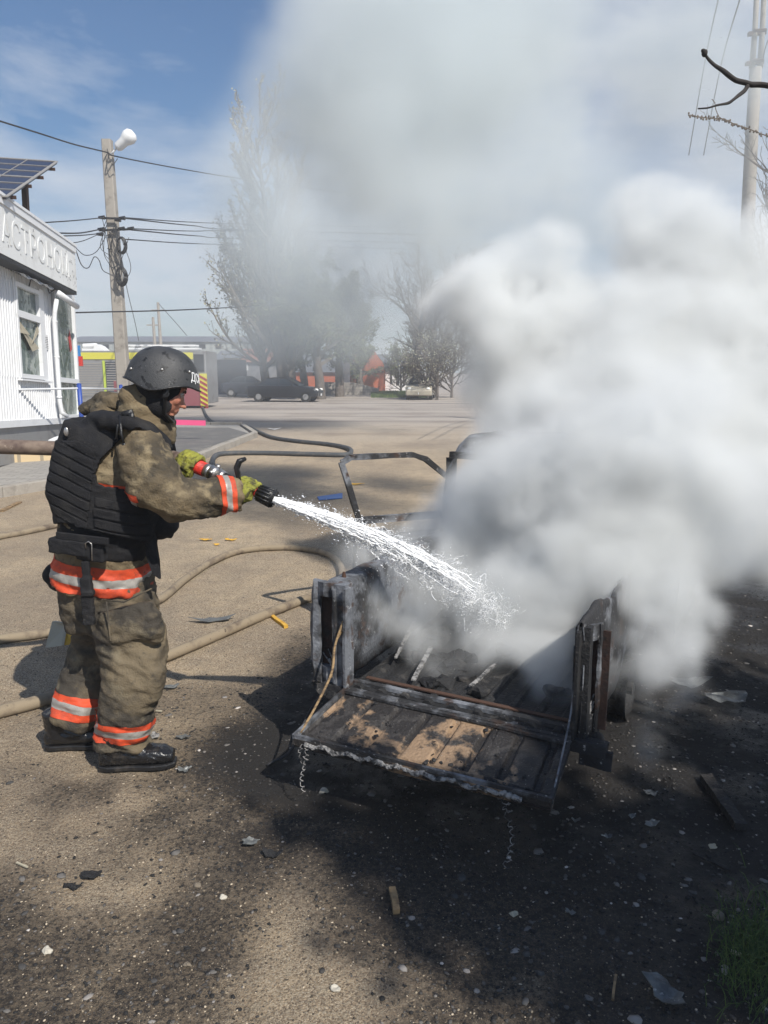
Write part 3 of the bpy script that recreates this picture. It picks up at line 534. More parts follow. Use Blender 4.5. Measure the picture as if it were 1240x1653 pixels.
# black belt layers, pouch, hanging baton, flap, rear pouch
be = MB(); loft(be, [(182, 838, 3.2, 76, .212), (176, 866, 3.2, 73, .21), (173, 882, 3.2, 69, .205)], ex=2.6); bem = fuse(be, .01, 2); wrinkle(bem, .006, 14, 3); put('waist_belt', bem, M['black_cloth'], MAN, True)
po = MB(); Rp = Matrix.Rotation(R(4), 3, 'Y') @ Matrix.Rotation(R(-12), 3, 'Z')
for i_, (x, y, w_, h_) in enumerate(((113, 882, .17, .062), (150, 888, .12, .085))): po.box(W(x, y, 2.955), (w_, .05, h_), Rp)
pom = fuse(po, .006, 4); wrinkle(pom, .003, 18, 2); pch = put('belt_pouch', pom, M['black_cloth'], MAN, True)
lp = MB(); lp.tube([W(139, 885, 2.915), W(138, 877, 2.912), W(143, 874, 2.912), W(148, 878, 2.912), W(149, 905, 2.91)], .0025, 6); put('snap_hook', lp, M['metal'], pch, True)
fl = MB(); fl.box(W(133, 869, 2.925), (.235, .012, .03), Rp); put('pouch_flap', fl, M['black_cloth'], pch, bevel=.004)
ba = MB(); ba.box(W(140, 925, 2.94), (.03, .02, .1)); ba.box(W(142, 970, 2.94), (.045, .03, .2)); ba.box(W(142, 958, 2.93), (.05, .03, .02)); bam = fuse(ba, .005, 2); wrinkle(bam, .003, 20, 5); put('holster', bam, M['black_cloth'], MAN, True)
fp = MB(); fp.prism([W(232, 862, 3.06), W(250, 866, 3.08), W(255, 905, 3.06), W(258, 936, 3.06), (W(246, 928, 3.05)), W(236, 900, 3.04)], (0, 0, 0), (.002, .02, 0)); put('hanging_flap', fp, M['black_cloth'], MAN, bevel=.004)
rp_ = MB(); rp_.ball(W(90, 928, 3.3), (.055, .06, .055), 16, 12); rp_.ball(W(97, 940, 3.28), (.05, .05, .042), 16, 12); rpm = fuse(rp_, .008, 3); wrinkle(rpm, .004, 16, 1); put('rear_pouch', rpm, M['black_cloth'], MAN, True)
fr_ = MB(); fr_.ball(W(262, 845, 3.2), (.07, .12, .065), 16, 12); frm = fuse(fr_, .01, 2); wrinkle(frm, .005, 13, 7); put('front_pouch', frm, M['black_cloth'], MAN, True)
hq = MB(); hq.tube([W(132, 664, 3.2), W(168, 644, 3.2), W(196, 645, 3.2)], [.02, .03, .02], 8); loft(hq, [(160, 672, 3.2, 14, .06), (178, 654, 3.2, 16, .09), (196, 648, 3.2, 12, .09)]); hqm = fuse(hq, .007, 2); wrinkle(hqm, .01, 16, 15); put('hood', hqm, M['jacket'], MAN, True)
# nozzle in his hands
NZ = thing('hose_nozzle', 'black and silver branch nozzle with bail handle held in the firefighter\'s yellow gloves', 'nozzle', W(385, 785, 3.1))
def seg(mb, t0, t1, r0, r1, n=20): mb.tube([na+nd*nl*t0, na+nd*nl*t1], [r0, r1], n)
q = MB(); seg(q, .02, .1, .03, .03); seg(q, .1, .2, .034, .034); seg(q, .22, .3, .031, .027)
for j in range(4):
    a_ = na+nd*nl*.15; o_ = nd.orthogonal().normalized(); v_ = (Matrix.Rotation(j*math.pi/2+.5, 3, nd) @ o_)*.034; q.box(a_+v_, (.022, .012, .014), nd.to_track_quat('X', 'Z').to_matrix())
put('coupling', q, M['metal'], NZ, True)
q = MB(); seg(q, .3, .62, .019, .019); seg(q, .3, .36, .025, .022); seg(q, .5, .56, .026, .026); put('barrel', q, M['rubber'], NZ, True)
q = MB(); seg(q, .7, .8, .023, .025); put('collar_ring', q, M['red_metal'], NZ, True)
q = MB(); seg(q, .62, .7, .02, .022); seg(q, .8, 1.0, .031, .036); seg(q, .92, 1.01, .038, .038)
for j in range(14):
    v_ = (Matrix.Rotation(j*2*math.pi/14, 3, nd) @ nd.orthogonal().normalized()); q.tube([na+nd*nl*.8+v_*.031, na+nd*nl*1.0+v_*.037], .0055, 6)
put('bumper_head', q, M['rubber'], NZ, True)
q = MB(); hb0 = na+nd*nl*.5; q.tube([hb0+Vector((0, -.03, 0)), W(386, 775, 3.06), W(381, 755, 3.06), W(386, 744, 3.06), W(395, 741, 3.07)], [.008, .01, .0105, .011, .009], 10)
q.tube([hb0+Vector((0, .03, 0)), W(386, 775, 3.14), W(383, 757, 3.14), W(387, 745, 3.13), W(395, 741, 3.09)], [.008, .01, .0105, .011, .009], 10); q.tube([W(385, 762, 3.06), W(385, 762, 3.14)], .009, 8); put('bail_handle', q, M['rubber'], NZ, True)
# hoses
def spline(pts, k_=8):
    P_ = [Vector(p) for p in pts]; P_ = [P_[0]*2-P_[1]]+P_+[P_[-1]*2-P_[-2]]; o = []
    for i in range(1, len(P_)-2):
        for s in range(k_):
            t_ = s/k_; a, b, c_, d = P_[i-1:i+3]; o.append(.5*((2*b)+(c_-a)*t_+(2*a-5*b+4*c_-d)*t_*t_+(3*b-a-3*c_+d)*t_**3))
    o.append(P_[-2]); return o
hh = thing('fire_hose', 'tan charged hose carried under the firefighter\'s arm, running off to the left', 'hose', W(0, 722, 3.3))
q = MB(); q.tube(spline([W(308, 749, 3.2), W(285, 741, 3.24), W(240, 733, 3.42), W(170, 728, 3.5), W(90, 724, 3.42), W(0, 721, 3.36), W(-150, 716, 3.3), W(-400, 722, 3.3), W(-1500, 760, 3.2)]), .0335, 20); put('canvas_jacket', q, M['hose_held'], hh, True)
q = MB(); q.tube([W(303, 747, 3.205), na+nd*.006], [.0325, .031], 20); put('red_sleeve', q, M['red_hose'], hh, True)
def ground_hose(label, px, r, mat, z0=None, k_=10):
    pts = []
    for p in px:
        g = G(p[0], p[1]+(0), r) if len(p) == 2 else Vector(p); pts.append(Vector((g.x, g.y, max(gz(g.x, g.y), 0)*1+r*.93)))
    q_ = MB(); q_.tube(spline(pts, k_), r, 16); o = put('fire_hose', q_, mat, None, True); tag(o, label, 'hose', 'hoses lying on the ground'); return o
ground_hose('long tan hose looping on the sand behind the firefighter towards the open door', [(-1300, 1150), (-700, 1110), (-260, 1075), (-120, 1050), (0, 1034), (80, 1022), (170, 1003), (255, 970), (300, 935), (345, 905), (390, 889), (450, 884), (505, 887), (540, 900), (552, 922), (545, 945), (520, 958)], .031, M['hose'])
ground_hose('near tan hose running in front of the wreck corner past the firefighter\'s ankles', [(-1300, 1290), (-700, 1262), (-300, 1215), (-120, 1178), (0, 1148), (80, 1126), (180, 1092), (270, 1058), (340, 1030), (410, 1000), (470, 975), (540, 950)], .0335, M['hose'])
ground_hose('tan hose at far left below the kerb, behind the firefighter\'s back', [(-1200, 950), (-600, 930), (-200, 900), (-60, 880), (0, 867), (50, 857), (100, 845), (160, 828), (230, 812), (330, 806)], .033, M['hose'])
ground_hose('dark grey hose snaking from the fire engine across the square', [(326, 655), (334, 672), (346, 682), (372, 686), (400, 689), (418, 697), (440, 706), (480, 712), (530, 717), (560, 723), (567, 729), (556, 734), (500, 733), (420, 731), (360, 732), (345, 739), (343, 752)], .05, M['hose_dark'])
# the water jet
def water():
    rng = np.random.RandomState(9); A = W(441, 806, 3.05); B = W(815, 998, 3.3); d = (B-A); ln = d.length; d.normalize()
    lat = d.cross(Vector((0, 0, 1))).normalized(); upv = lat.cross(d)
    def ax_(t_): return A+d*ln*t_+upv*(.055*4*t_*(1-t_))
    def rad(t_): return .012+.082*t_**.8
    q = MB()
    # streaky core
    for s_ in range(100):
        o1, o2 = rng.randn(2)*.38; e = rng.uniform(.3, .85); pts = []; k_ = 26
        for i in range(k_):
            t_ = e*i/(k_-1); r_ = rad(t_); ph = rng.uniform(-1, 1)*.12
            pts.append(ax_(t_)+lat*(o1*r_*.8+ph*r_*.5)+upv*(o2*r_*.8+rng.uniform(-.1, .1)*r_))
        q.tube(pts, [(.0075-.005*i/k_)*rng.uniform(.5, 1.3) for i in range(k_)], 6)
    # tearing sheets and threads further out
    for s_ in range(200):
        t0 = rng.uniform(.18, .96); l_ = rng.uniform(.02, .075); o1, o2 = rng.randn(2)*.5; w1 = rng.uniform(-1, 1, 2); pts = []
        k_ = 9
        for i in range(k_):
            t_ = min(t0+l_*i/(k_-1), 1.02); r_ = rad(t_); o1 += rng.uniform(-.2, .2); o2 += rng.uniform(-.2, .2); pts.append(ax_(t_)+lat*o1*r_+upv*o2*r_)
        rr = rng.uniform(.0005, .0017)*(1.25-.6*t0); q.tube(pts, [rr*rng.uniform(.4, 1.6) for _ in pts], 5)
    core = q
    n = 44000; t_ = rng.beta(1.4, 1.25, n)*1.03; r_ = .011+.085*t_**.8; g1 = rng.randn(n)*.46; g2 = rng.randn(n)*.46-.12*t_
    out_ = rng.rand(n) < .08; g1[out_] *= 2; g2[out_] *= 2
    cl = .35+.9*(np.sin(t_*70+g1*3)+np.sin(t_*131+g2*4)+2)/4; s_ = (.0006+.0019*rng.rand(n)**3)*cl*(1.15-.25*t_); el = rng.uniform(1, 2.6, n)*(1.6-t_)
    P0 = np.array([ax_(a) for a in t_])+np.array(lat)[None]*(g1*r_)[:, None]+np.array(upv)[None]*(g2*r_)[:, None]
    dv, lv, uv = (np.array(x) for x in (d, lat, upv)); oct_ = [(1, 0, 0), (-1, 0, 0), (0, 1, 0), (0, -1, 0), (0, 0, 1), (0, 0, -1)]
    v = np.concatenate([(P0+dv*(a*s_*el)[:, None]+lv*(b*s_)[:, None]+uv*(c_*s_)[:, None])[:, None] for a, b, c_ in oct_], 1).reshape(-1, 3)
    fo = np.array([(0, 2, 4), (2, 1, 4), (1, 3, 4), (3, 0, 4), (2, 0, 5), (1, 2, 5), (3, 1, 5), (0, 3, 5)]); fs = (fo[None]+6*np.arange(n)[:, None, None]).reshape(-1, 3)
    core.add(v.tolist(), fs.tolist())
    wm_ = pm('white_water', (.95, .96, .97), .35, spec=.6)
    o = put('water_jet', core, wm_, None, True, fixn=False); stuff(o, 'white jet of water breaking into spray from the nozzle into the smoking bed', 'water jet')
water()
# ---------------------------------------------------------------- the burnt pickup
HL = G(563, 1108, .36); HR = G(928, 1190, .36); RV = (HR-HL); WD = RV.length; RV.normalize(); FV = Vector((-RV.y, RV.x, 0))
def CP(u, v, z): p = HL+FV*u+RV*v; return Vector((p.x, p.y, z))
WR = thing('burnt_pickup', 'burnt-out pickup shell with its tailgate down, smoking heavily', 'pickup', CP(1.5, WD/2, 0))
def crumple(me, amp, freq, seed):
    s = Vector((seed, seed*2.3, seed*.7))
    for v in me.vertices:
        p = v.co; v.co += Vector((mnoise.noise(p*freq+s), mnoise.noise(p*freq-s), mnoise.noise(p*freq+s*2)))*amp
    me.update()
def sub(mb, cuts):
    b = bmesh.new(); me = mb.mesh('s'); b.from_mesh(me); bmesh.ops.subdivide_edges(b, edges=b.edges[:], cuts=cuts, use_grid_fill=True); bmesh.ops.recalc_face_normals(b, faces=b.faces); b.to_mesh(me); b.free(); return me
# load bed floor with pressed ribs
rows = []
NU, NV = 26, 90
for i in range(NU+1):
    u = 1.5*i/NU; rows.append([CP(u, WD*j/NV, .362+.012*(1 if (j % 10) in (3, 4, 5) else 0)+.006*mnoise.noise(Vector((u*9, j*.3, 1)))) for j in range(NV+1)])
q = MB(); q.grid(rows); fl_ = put('bed_floor', q, M['burnt_dark'], WR); m_ = fl_.modifiers.new('t', 'SOLIDIFY'); m_.thickness = .02
# side walls: an outer skin that bulges, a top rail, an inner skin
def side(v0, sg, nm, seed):
    q = MB(); rows = []; th_ = 1 if sg < 0 else .25
    prof = [(.0, .3), (.035, .34), (.05, .46), (.052, .58), (.045, .7), (.03, .78), (.012, .805), (-.03, .81), (-.07, .805), (-.085, .79), (-.088, .6), (-.09, .375)]
    for i in range(31):
        u = .0+1.5*i/30; k_ = min(1, max(0, (u-.0)/.12)); cr_ = 0
        rr = []
        for a, z in prof:
            arch = .13*math.exp(-((u-1.02)/.24)**4) if z < .35 and a > -.02 else 0
            dmg = (seed % 2)*(.05*mnoise.noise(Vector((u*3, z*4, 5)))-.1*max(0, (u-.4))*(1 if z > .7 else .2))
            rr.append(CP(u, v0+sg*((a+.09)*th_-.09-.015*(1-k_)), z+arch+dmg+.004*mnoise.noise(Vector((u*7, z*8, seed)))))
        rows.append(rr)
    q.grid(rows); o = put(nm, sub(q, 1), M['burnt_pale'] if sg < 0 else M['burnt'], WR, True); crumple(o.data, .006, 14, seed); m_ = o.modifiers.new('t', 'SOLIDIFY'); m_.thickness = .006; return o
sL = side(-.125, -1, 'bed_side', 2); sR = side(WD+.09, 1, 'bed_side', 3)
for u in (.12, .62, 1.2): q = MB(); q.tube([CP(u, -.09, .80), CP(u, -.09, .832)], [.012, .006], 8); put('rail_stud', q, M['rust'], sL)
# rear corner panels round the burnt-out lamp openings
M['recess'] = pm('sooty_rust', (.03, .014, .01), .9, layers=[((.012, .01, .01), 20, .5, .65)], bump=.5, bscale=60)
def corner(v0, sg, lab):
    q = MB(); ks = 1 if sg < 0 else .36; V = lambda a, z, u=0: CP(u-(0 if sg < 0 else a*.5), v0-sg*a*ks, z)
    # frame of the opening: outer stile, inner stile, head, foot
    zb, zt = .37, .815
    outl = lambda z: .178+.02*math.sin((z-.3)/.52*math.pi)
    if sg > 0: zt = .79
    for (a0, a1, z0, z1, u0) in ((.145, None, zb-.06, zt, -.002), (.058, .072, zb, zt-.01, -.012), (.06, .16, zt-.06, zt, -.008), (.06, .16, zb-.05, zb+.06, .008)):
        n_ = 12; ro = []
        for i in range(n_+1):
            z = z0+(z1-z0)*i/n_; b = outl(z) if a1 is None else a1
            ro.append([V(-a0, z, u0), V(-(a0+b)/2, z, u0-.012), V(-b, z, u0+.01), V(-b, z, u0+.025), V(-a0, z, u0+.02)])
        q.rings([r for r in ro])
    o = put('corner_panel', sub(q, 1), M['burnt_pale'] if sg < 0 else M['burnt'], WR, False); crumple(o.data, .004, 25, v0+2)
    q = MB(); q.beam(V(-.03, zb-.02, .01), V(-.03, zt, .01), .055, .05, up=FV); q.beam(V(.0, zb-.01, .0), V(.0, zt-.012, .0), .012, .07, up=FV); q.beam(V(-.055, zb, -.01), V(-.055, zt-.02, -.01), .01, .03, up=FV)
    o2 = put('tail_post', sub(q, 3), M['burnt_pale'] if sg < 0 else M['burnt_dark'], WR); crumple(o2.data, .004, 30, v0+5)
    q = MB(); q.beam(V(-.105, zb, .04), V(-.105, zt-.03, .04), .11, .01, up=FV); o3 = put('lamp_recess', q, M['recess'], WR)
    q = MB()
    for k_ in range(7): q.tube([V(-.08-.012*k_+random.uniform(-.01, .01), .5+random.uniform(-.05, .03), .03), V(-.1+random.uniform(-.03, .03), .43, .02), V(-.11+random.uniform(-.04, .04), .37+random.uniform(-.02, .04), .03)], .003, 5)
    put('burnt_wiring', q, M['ash'], o3)
    q = MB()
    for k_ in range(5): q.ball(V(-.07-.022*k_, zb-.04+random.uniform(-.02, .02), .0), (random.uniform(.02, .035),)*3, 10, 8)
    me_ = fuse(q, .006, 1); crumple(me_, .03, 25, 3); put('melted_lamp', me_, M['burnt_dark'], o3)
corner(0, -1, ''); corner(WD, 1, '')
# the visible right-hand quarter: outer panel, hanging number-plate bracket
q = MB(); q.grid([[CP(-.01+.004*math.sin(i+j), WD+.02+.12*j/6, .26+.07*i/3) for j in range(7)] for i in range(4)]); o = put('bumper_remains', q, M['burnt'], WR); m_ = o.modifiers.new('t', 'SOLIDIFY'); m_.thickness = .02
q = MB(); q.beam(CP(.0, -.12, .335), CP(.0, WD+.12, .335), .05, .05); q.beam(CP(-.03, 0, .352), CP(-.03, WD, .352), .03, .012); q.beam(CP(.04, .0, .372), CP(.04, WD, .372), .025, .016)
o = put('rear_sill', sub(q, 5), M['burnt'], WR); crumple(o.data, .006, 16, 1)
q = MB(); q.beam(CP(.09, .04, .376), CP(.09, WD-.04, .376), .022, .006); put('rusty_strip', sub(q, 3), M['rust'], WR)
# tailgate, hanging open
A_, B_, C_, D_ = G(560, 1116, .345), G(922, 1196, .345), G(889, 1296, .285), G(474, 1192, .285)
def TG(s, t_, h=0):
    p = (A_*(1-s)+B_*s)*(1-t_)+(D_*(1-s)+C_*s)*t_; return p+Vector((0, 0, h))
q = MB(); rows = []
for i in range(41):
    t_ = i/40; r_ = []
    for j in range(161):
        s = j/160; ph = (s*7.6+.35) % 1; rib = .016*max(0, min(1, (.13-abs(ph-.5))/.05)) if .08 < t_ < .86 else 0
        lip = -.016 if .88 < t_ < .97 else 0
        r_.append(TG(s, t_, -rib+lip+.003*mnoise.noise(Vector((s*9, t_*7, 2)))+(.012*mnoise.noise(Vector((s*5, t_*5, 9))) if s > .72 else 0)))
    rows.append(r_)
q.grid(rows); tg = put('tailgate', q, M['tailgate'], WR, False); m_ = tg.modifiers.new('t', 'SOLIDIFY'); m_.thickness = .028; m_.offset = 1 if False else -1
q = MB(); pts = [TG(s/60, 1.0, -.012+.004*math.sin(s)) for s in range(3, 55)]; q.tube([p+Vector((0, 0, .006*mnoise.noise(p*30))) for p in spline(pts, 4)], [.009+.004*mnoise.noise(Vector((i*.37, 0, 0))) for i in range(len(pts)*4-3)], 7) if True else q.tube(pts, [.008+.002*mnoise.noise(Vector((i*.7, 0, 0))) for i in range(len(pts))], 7)
o = put('melted_edge_trim', q, M['ash'], tg); crumple(o.data, .007, 17, 4); crumple(o.data, .005, 90, 4)
q = MB(); q.beam(TG(0, 0, .012), TG(0, 1, .006), .012, .022); q.beam(TG(1, 0, .012), TG(1, 1, .006), .012, .022); q.beam(TG(0, .975, .004), TG(1, .975, .004), .014, .018); put('tailgate_frame', sub(q, 4), M['burnt'], tg)
q = MB()
for k_ in range(46):
    s = random.uniform(.05, .97); t_ = random.uniform(.1, .9); r_ = random.uniform(.003, .011); q.ball(TG(s, t_, .001), (r_, r_*random.uniform(.6, 1.4), r_*.5), 7, 5)
o = put('cinder_crumbs', q, M['burnt_dark'], tg); stuff(o); crumple(o.data, .004, 90, 2)
q = MB(); rows = []
for i in range(25):
    rows.append([TG(.7+.28*j/30, .3+.5*i/24, .008+.022*max(0, mnoise.noise(Vector((i*.25, j*.22, 4)))+.15)*math.sin(math.pi*i/24)*math.sin(math.pi*j/30)) for j in range(31)])

# stays and hanging wires
def curl(a, b, r, n_, th=.0016, seed=1):
    a = Vector(a); b = Vector(b); rr = random.Random(seed); P_ = []
    for i in range(n_*8+1):
        t_ = i/(n_*8); w_ = r*(1-.3*t_)*(1+.4*math.sin(t_*9)); an = i*math.pi/4; P_.append(a.lerp(b, t_)+Vector((math.cos(an)*w_*rr.uniform(.5, 1.3)+.012*math.sin(t_*5+seed), math.sin(an)*w_*.6, .5*w_*rr.uniform(-1, 1))))
    return P_
q = MB(); s1 = [CP(-.02, -.012, .66), CP(-.06, -.03, .56), TG(.0, .3, .14), TG(0, .62, .05), TG(.005, .9, .004)]; q.tube(spline(s1, 6), .0055, 6); q.tube(spline([CP(-.02, -.01, .63), CP(-.05, -.04, .55), TG(0, .3, .12)], 5), .004, 6); put('tailgate_stay', q, M['wood'], WR, True)
q = MB(); q.tube(spline([CP(-.01, WD-.015, .72), CP(-.03, WD-.01, .5), TG(1, .5, .06), TG(1, .97, .0)], 6), .0035, 6); put('tailgate_stay', q, M['burnt_pale'], WR, True)
q = MB(); q.tube(curl(TG(.05, 1.01, -.01), TG(.06, 1.05, -.2), .009, 9), .0017, 5); q.tube(curl(TG(.045, 1.0, -.01), TG(.035, 1.02, -.12), .007, 5, seed=3), .0014, 5); put('hanging_wire', q, M['ash'], WR, True)
q = MB(); q.tube(curl(TG(.86, 1.01, -.01), TG(.87, 1.06, -.27), .012, 9, seed=5), .0018, 5); q.ball(TG(.86, 1.0, -.01), .014, 8, 6); put('hanging_wire', q, M['ash'], WR, True)
q = MB(); q.tube(spline([CP(.3, -.2, .3), CP(.1, -.26, .16), CP(-.1, -.24, .05), CP(-.2, -.3, .01)]), .006, 6); put('loose_cable', q, M['wire'], WR, True)
# cab
RZ, U0, U1 = 1.33, 1.42, 2.45
q = MB(); rows = []
for i in range(21):
    u = U0+(U1-U0)*i/20; r_ = []
    for j in range(31):
        v = -.17+(WD+.34)*j/30; e = min(j, 30-j)/30; dz = -.14*max(0, 1-e/.09)**2; du = .0; zz_ = RZ+dz-.09*max(0, 1-i/3.)**2+.02*mnoise.noise(Vector((u*3, v*4, 7)))-.05*max(0, v-.4)
        r_.append(CP(u, v, zz_))
    rows.append(r_)
q.grid(rows); o = put('roof', q, M['burnt'], WR, True); m_ = o.modifiers.new('t', 'SOLIDIFY'); m_.thickness = .012
q = MB()
for v in (-.14, WD+.14):
    q.beam(CP(U0+.04, v, 1.2), CP(U0-.03, v, .8), .05, .05, up=FV); q.beam(CP(U0+.02, v, .82), CP(U0, v, .3), .09, .04, up=FV); q.beam(CP(U1-.02, v*.98+.01, 1.27), CP(U1+.42, v, .84), .045, .045); q.beam(CP(U0, v, .27), CP(U1+.4, v, .27), .08, .1)
q.beam(CP(U0, -.14, .83), CP(U0, WD+.14, .83), .05, .05); q.beam(CP(U0+.02, -.14, 1.22), CP(U0+.02, WD+.14, 1.22), .04, .04); q.beam(CP(U1+.42, -.14, .86), CP(U1+.42, WD+.14, .86), .06, .06)
o = put('cab_frame', sub(q, 3), M['burnt_dark'], WR); crumple(o.data, .012, 8, 4)
q = MB(); q.grid([[CP(U0+.01, -.13+(WD+.26)*j/12, .36+.46*i/8) for j in range(13)] for i in range(9)]); o = put('cab_back_wall', q, M['burnt_dark'], WR); crumple(o.data, .02, 6, 2); m_ = o.modifiers.new('t', 'SOLIDIFY'); m_.thickness = .01
q = MB(); q.grid([[CP(U1+.42+.72*i/10, -.1+(WD+.2)*j/12, .86-.1*(i/10)**2) for j in range(13)] for i in range(11)]); o = put('bonnet', q, M['burnt_pale'], WR, True); crumple(o.data, .03, 5, 2); m_ = o.modifiers.new('t', 'SOLIDIFY'); m_.thickness = .008
q = MB()
for v in (-.13, WD+.13):
    q.grid([[CP(U1+.42+.74*j/12, v, .3+.5*i/6+(.2*math.exp(-((j-6)/3.)**4) if i < 2 else 0)) for j in range(13)] for i in range(7)])
q.grid([[CP(U1+1.15, -.13+(WD+.26)*j/10, .3+.44*i/6) for j in range(11)] for i in range(7)]); o = put('front_wing', q, M['burnt'], WR); crumple(o.data, .02, 6, 9); m_ = o.modifiers.new('t', 'SOLIDIFY'); m_.thickness = .01
for v in (.22, WD-.22):
    q = MB()
    q.grid([[CP(1.72-.1*i/8, v-.2+.4*j/6, .42+.5*i/8) for j in range(7)] for i in range(9)]); q.grid([[CP(1.7+.45*i/6, v-.2+.4*j/6, .44) for j in range(7)] for i in range(7)])
    q.tube([CP(1.62, v-.1, .9), CP(1.6, v-.1, 1.0)], .02, 8); q.ball(CP(1.6, v, 1.02), (.08, .14, .09), 12, 8); q.ball(CP(1.66, v, .7), (.08, .18, .2), 12, 8)
    me_ = fuse_me = q.mesh('seat'); o = put('seat', me_, M['burnt_dark'], WR, True, fixn=False); crumple(o.data, .03, 14, v); m_ = o.modifiers.new('t', 'SOLIDIFY'); m_.thickness = .02
q = MB(); q.tube([CP(2.4, .2, .7), CP(2.2, .2, .8)], .015, 8); q.tube([CP(2.2, .2, .8)+Vector((.16*math.cos(a), .05*math.cos(a), .16*math.sin(a))) for a in [i*math.pi/8 for i in range(17)]], .01, 8); put('steering_wheel', q, M['burnt_dark'], WR, True)
# left door thrown open
DR = G(551, 747, 1.14); DR.z = 0; DH = CP(U1-.05, -.17, 0); dv_ = (DH-DR); dl = dv_.length; dv_.normalize()
def DP(a, z, off=0): p = DR+dv_*a*dl+Vector((-dv_.y, dv_.x, 0))*off; return Vector((p.x, p.y, z))
dq = thing('door', '', '', DP(1, .3)); del dq['label']; del dq['category']; dq.parent = WR; dq.location = DP(1, .3)-WR.location
q = MB(); fr = [DP(.09, .3), DP(.1, .76), DP(.0, 1.14), DP(.05, 1.17), DP(.42, 1.165), DP(.5, 1.13), DP(.88, .78), DP(.97, .74)]
for a, b in zip(fr[1:-1], fr[2:]): q.beam(a, b, .026, .034)
q.beam(fr[0], fr[1], .05, .06); q.beam(DP(.09, .76), DP(1, .73), .05, .045); q.beam(DP(.08, .3), DP(1, .3), .05, .05); q.beam(DP(1, .3), DP(1, .76), .05, .05); q.beam(DP(.1, .6), DP(1, .57), .04, .03)
o = put('door_frame', sub(q, 2), M['burnt'], dq); crumple(o.data, .006, 20, 4)
q = MB(); q.grid([[DP(.1+.88*j/16, .32+.36*i/8*(1) if i < 5 else .32+.36*i/8-.04*(3 < j < 10), .035) for j in range(17)] for i in range(9)]); o = put('door_skin', q, M['burnt'], dq); crumple(o.data, .012, 9, 7); m_ = o.modifiers.new('t', 'SOLIDIFY'); m_.thickness = .004
# bare wheels it has sunk onto
for (u, v) in ((1.02, -.06), (1.02, WD-.02), (3.0, -.05), (3.0, WD+.05)):
    wq = thing('wheel', '', '', CP(u, v, .15)); del wq['label']; del wq['category']; wq.parent = WR; wq.location = CP(u, v, .15)-WR.location
    q = MB(); c0 = CP(u, v-.06, .15); c1 = CP(u, v+.06, .15); q.tube([c0, c0.lerp(c1, .1), c0.lerp(c1, .25), c0.lerp(c1, .75), c0.lerp(c1, .9), c1], [.15, .15, .13, .13, .15, .15], 24, False)
    q.tube([c0.lerp(c1, .4), c0.lerp(c1, .6)], .13, 24); q.tube([c0.lerp(c1, .15), c0.lerp(c1, .4)], [.05, .06], 12); put('rim', q, M['burnt_dark'], wq, True)
q = MB(); q.tube([CP(1.02, -.05, .16), CP(1.02, WD+.05, .16)], .03, 10); q.beam(CP(.05, .2, .28), CP(3.5, .2, .25), .06, .08); q.beam(CP(.05, WD-.2, .28), CP(3.5, WD-.2, .25), .06, .08); q.ball(CP(1.02, WD/2, .16), .09, 12, 8); put('chassis', q, M['burnt_dark'], WR)
# burnt load lying in the bed
bl_ = MB()
for k_ in range(26):
    u, v = random.uniform(.15, 1.3), random.uniform(.06, WD-.08); r_ = random.uniform(.02, .06); bl_.ball(CP(u, v, .38), (r_*1.6, r_, r_*.6), 9, 7)
for k_ in range(8): bl_.ball(CP(.34+.03*k_*.5, .1+.04*k_, .4), (.035, .03, .022), 9, 7)
me_ = bl_.mesh('x'); crumple(me_, .03, 22, 8); o = put('charred_load', me_, M['burnt_dark'], None, False, fixn=False); stuff(o, 'crumbled charred cargo and ash covering the pickup bed', 'charred debris')
BS = 'long strips lying in the burnt bed'
for i_, ((a, b, w_), lb) in enumerate(zip((((.1, .26, .4), (.42, .2, .43), .02), ((.16, .5, .4), (.42, .52, .41), .014), ((.25, .1, .42), (.6, .04, .5), .014)), ('pale burnt slat lying in the pickup bed just behind the sill', 'thin pale strip in mid bed, half lost in smoke', 'thin burnt strip leaning by the left bed wall'))):
    q = MB(); q.beam(CP(*a), CP(*b), w_, .008); o = put('metal_strip', sub(q, 3), M['ash'], None); crumple(o.data, .004, 30, i_); tag(o, lb, 'strip', BS)
# ---------------------------------------------------------------- loose debris on the ground, each piece its own
def flake(label, px, py, w_, d_, mat, seed, name='metal_scrap', cat='scrap', h=.02, curl_=.25, grp='scraps scattered round the wreck', yaw=0):
    g = G(px, py); g.z = gz(g.x, g.y)+.004; rr = random.Random(seed); n_ = 14; q = MB(); rows = []
    ph = [rr.uniform(0, 6) for _ in range(4)]
    for i in range(7):
        r_ = []
        for j in range(n_):
            an = 2*math.pi*j/n_; k_ = (i/6)*(1+.22*math.sin(2*an+ph[0])+.16*math.sin(5*an+ph[1])+.1*math.sin(9*an+ph[2])); x, y = math.cos(an)*k_*w_/2, math.sin(an)*k_*d_/2
            z = h*(.4+.6*mnoise.noise(Vector((x*9/w_*.3, y*9/w_*.3, seed))))+min(curl_, .5)*x*x/w_+.003
            c_, s_ = math.cos(yaw), math.sin(yaw); r_.append(g+Vector((x*c_-y*s_, x*s_+y*c_, max(z, .002))))
        rows.append(r_)
    q.rings(rows, cap=False); o = put(name, q, mat, None, fixn=True); m_ = o.modifiers.new('t', 'SOLIDIFY'); m_.thickness = .003; tag(o, label, cat, grp); return o
M['grey_scrap'] = pm('grey_scrap', (.14, .145, .14), .6, .2, layers=[((.07, .07, .07), 14, .5, .65), ((.4, .4, .38), 40, .6, .7)], bump=.5, bscale=60)
flake('largest crumpled grey metal sheet on the sand between the two tan hoses', 345, 1006, .24, .1, M['grey_scrap'], 1, yaw=.2)
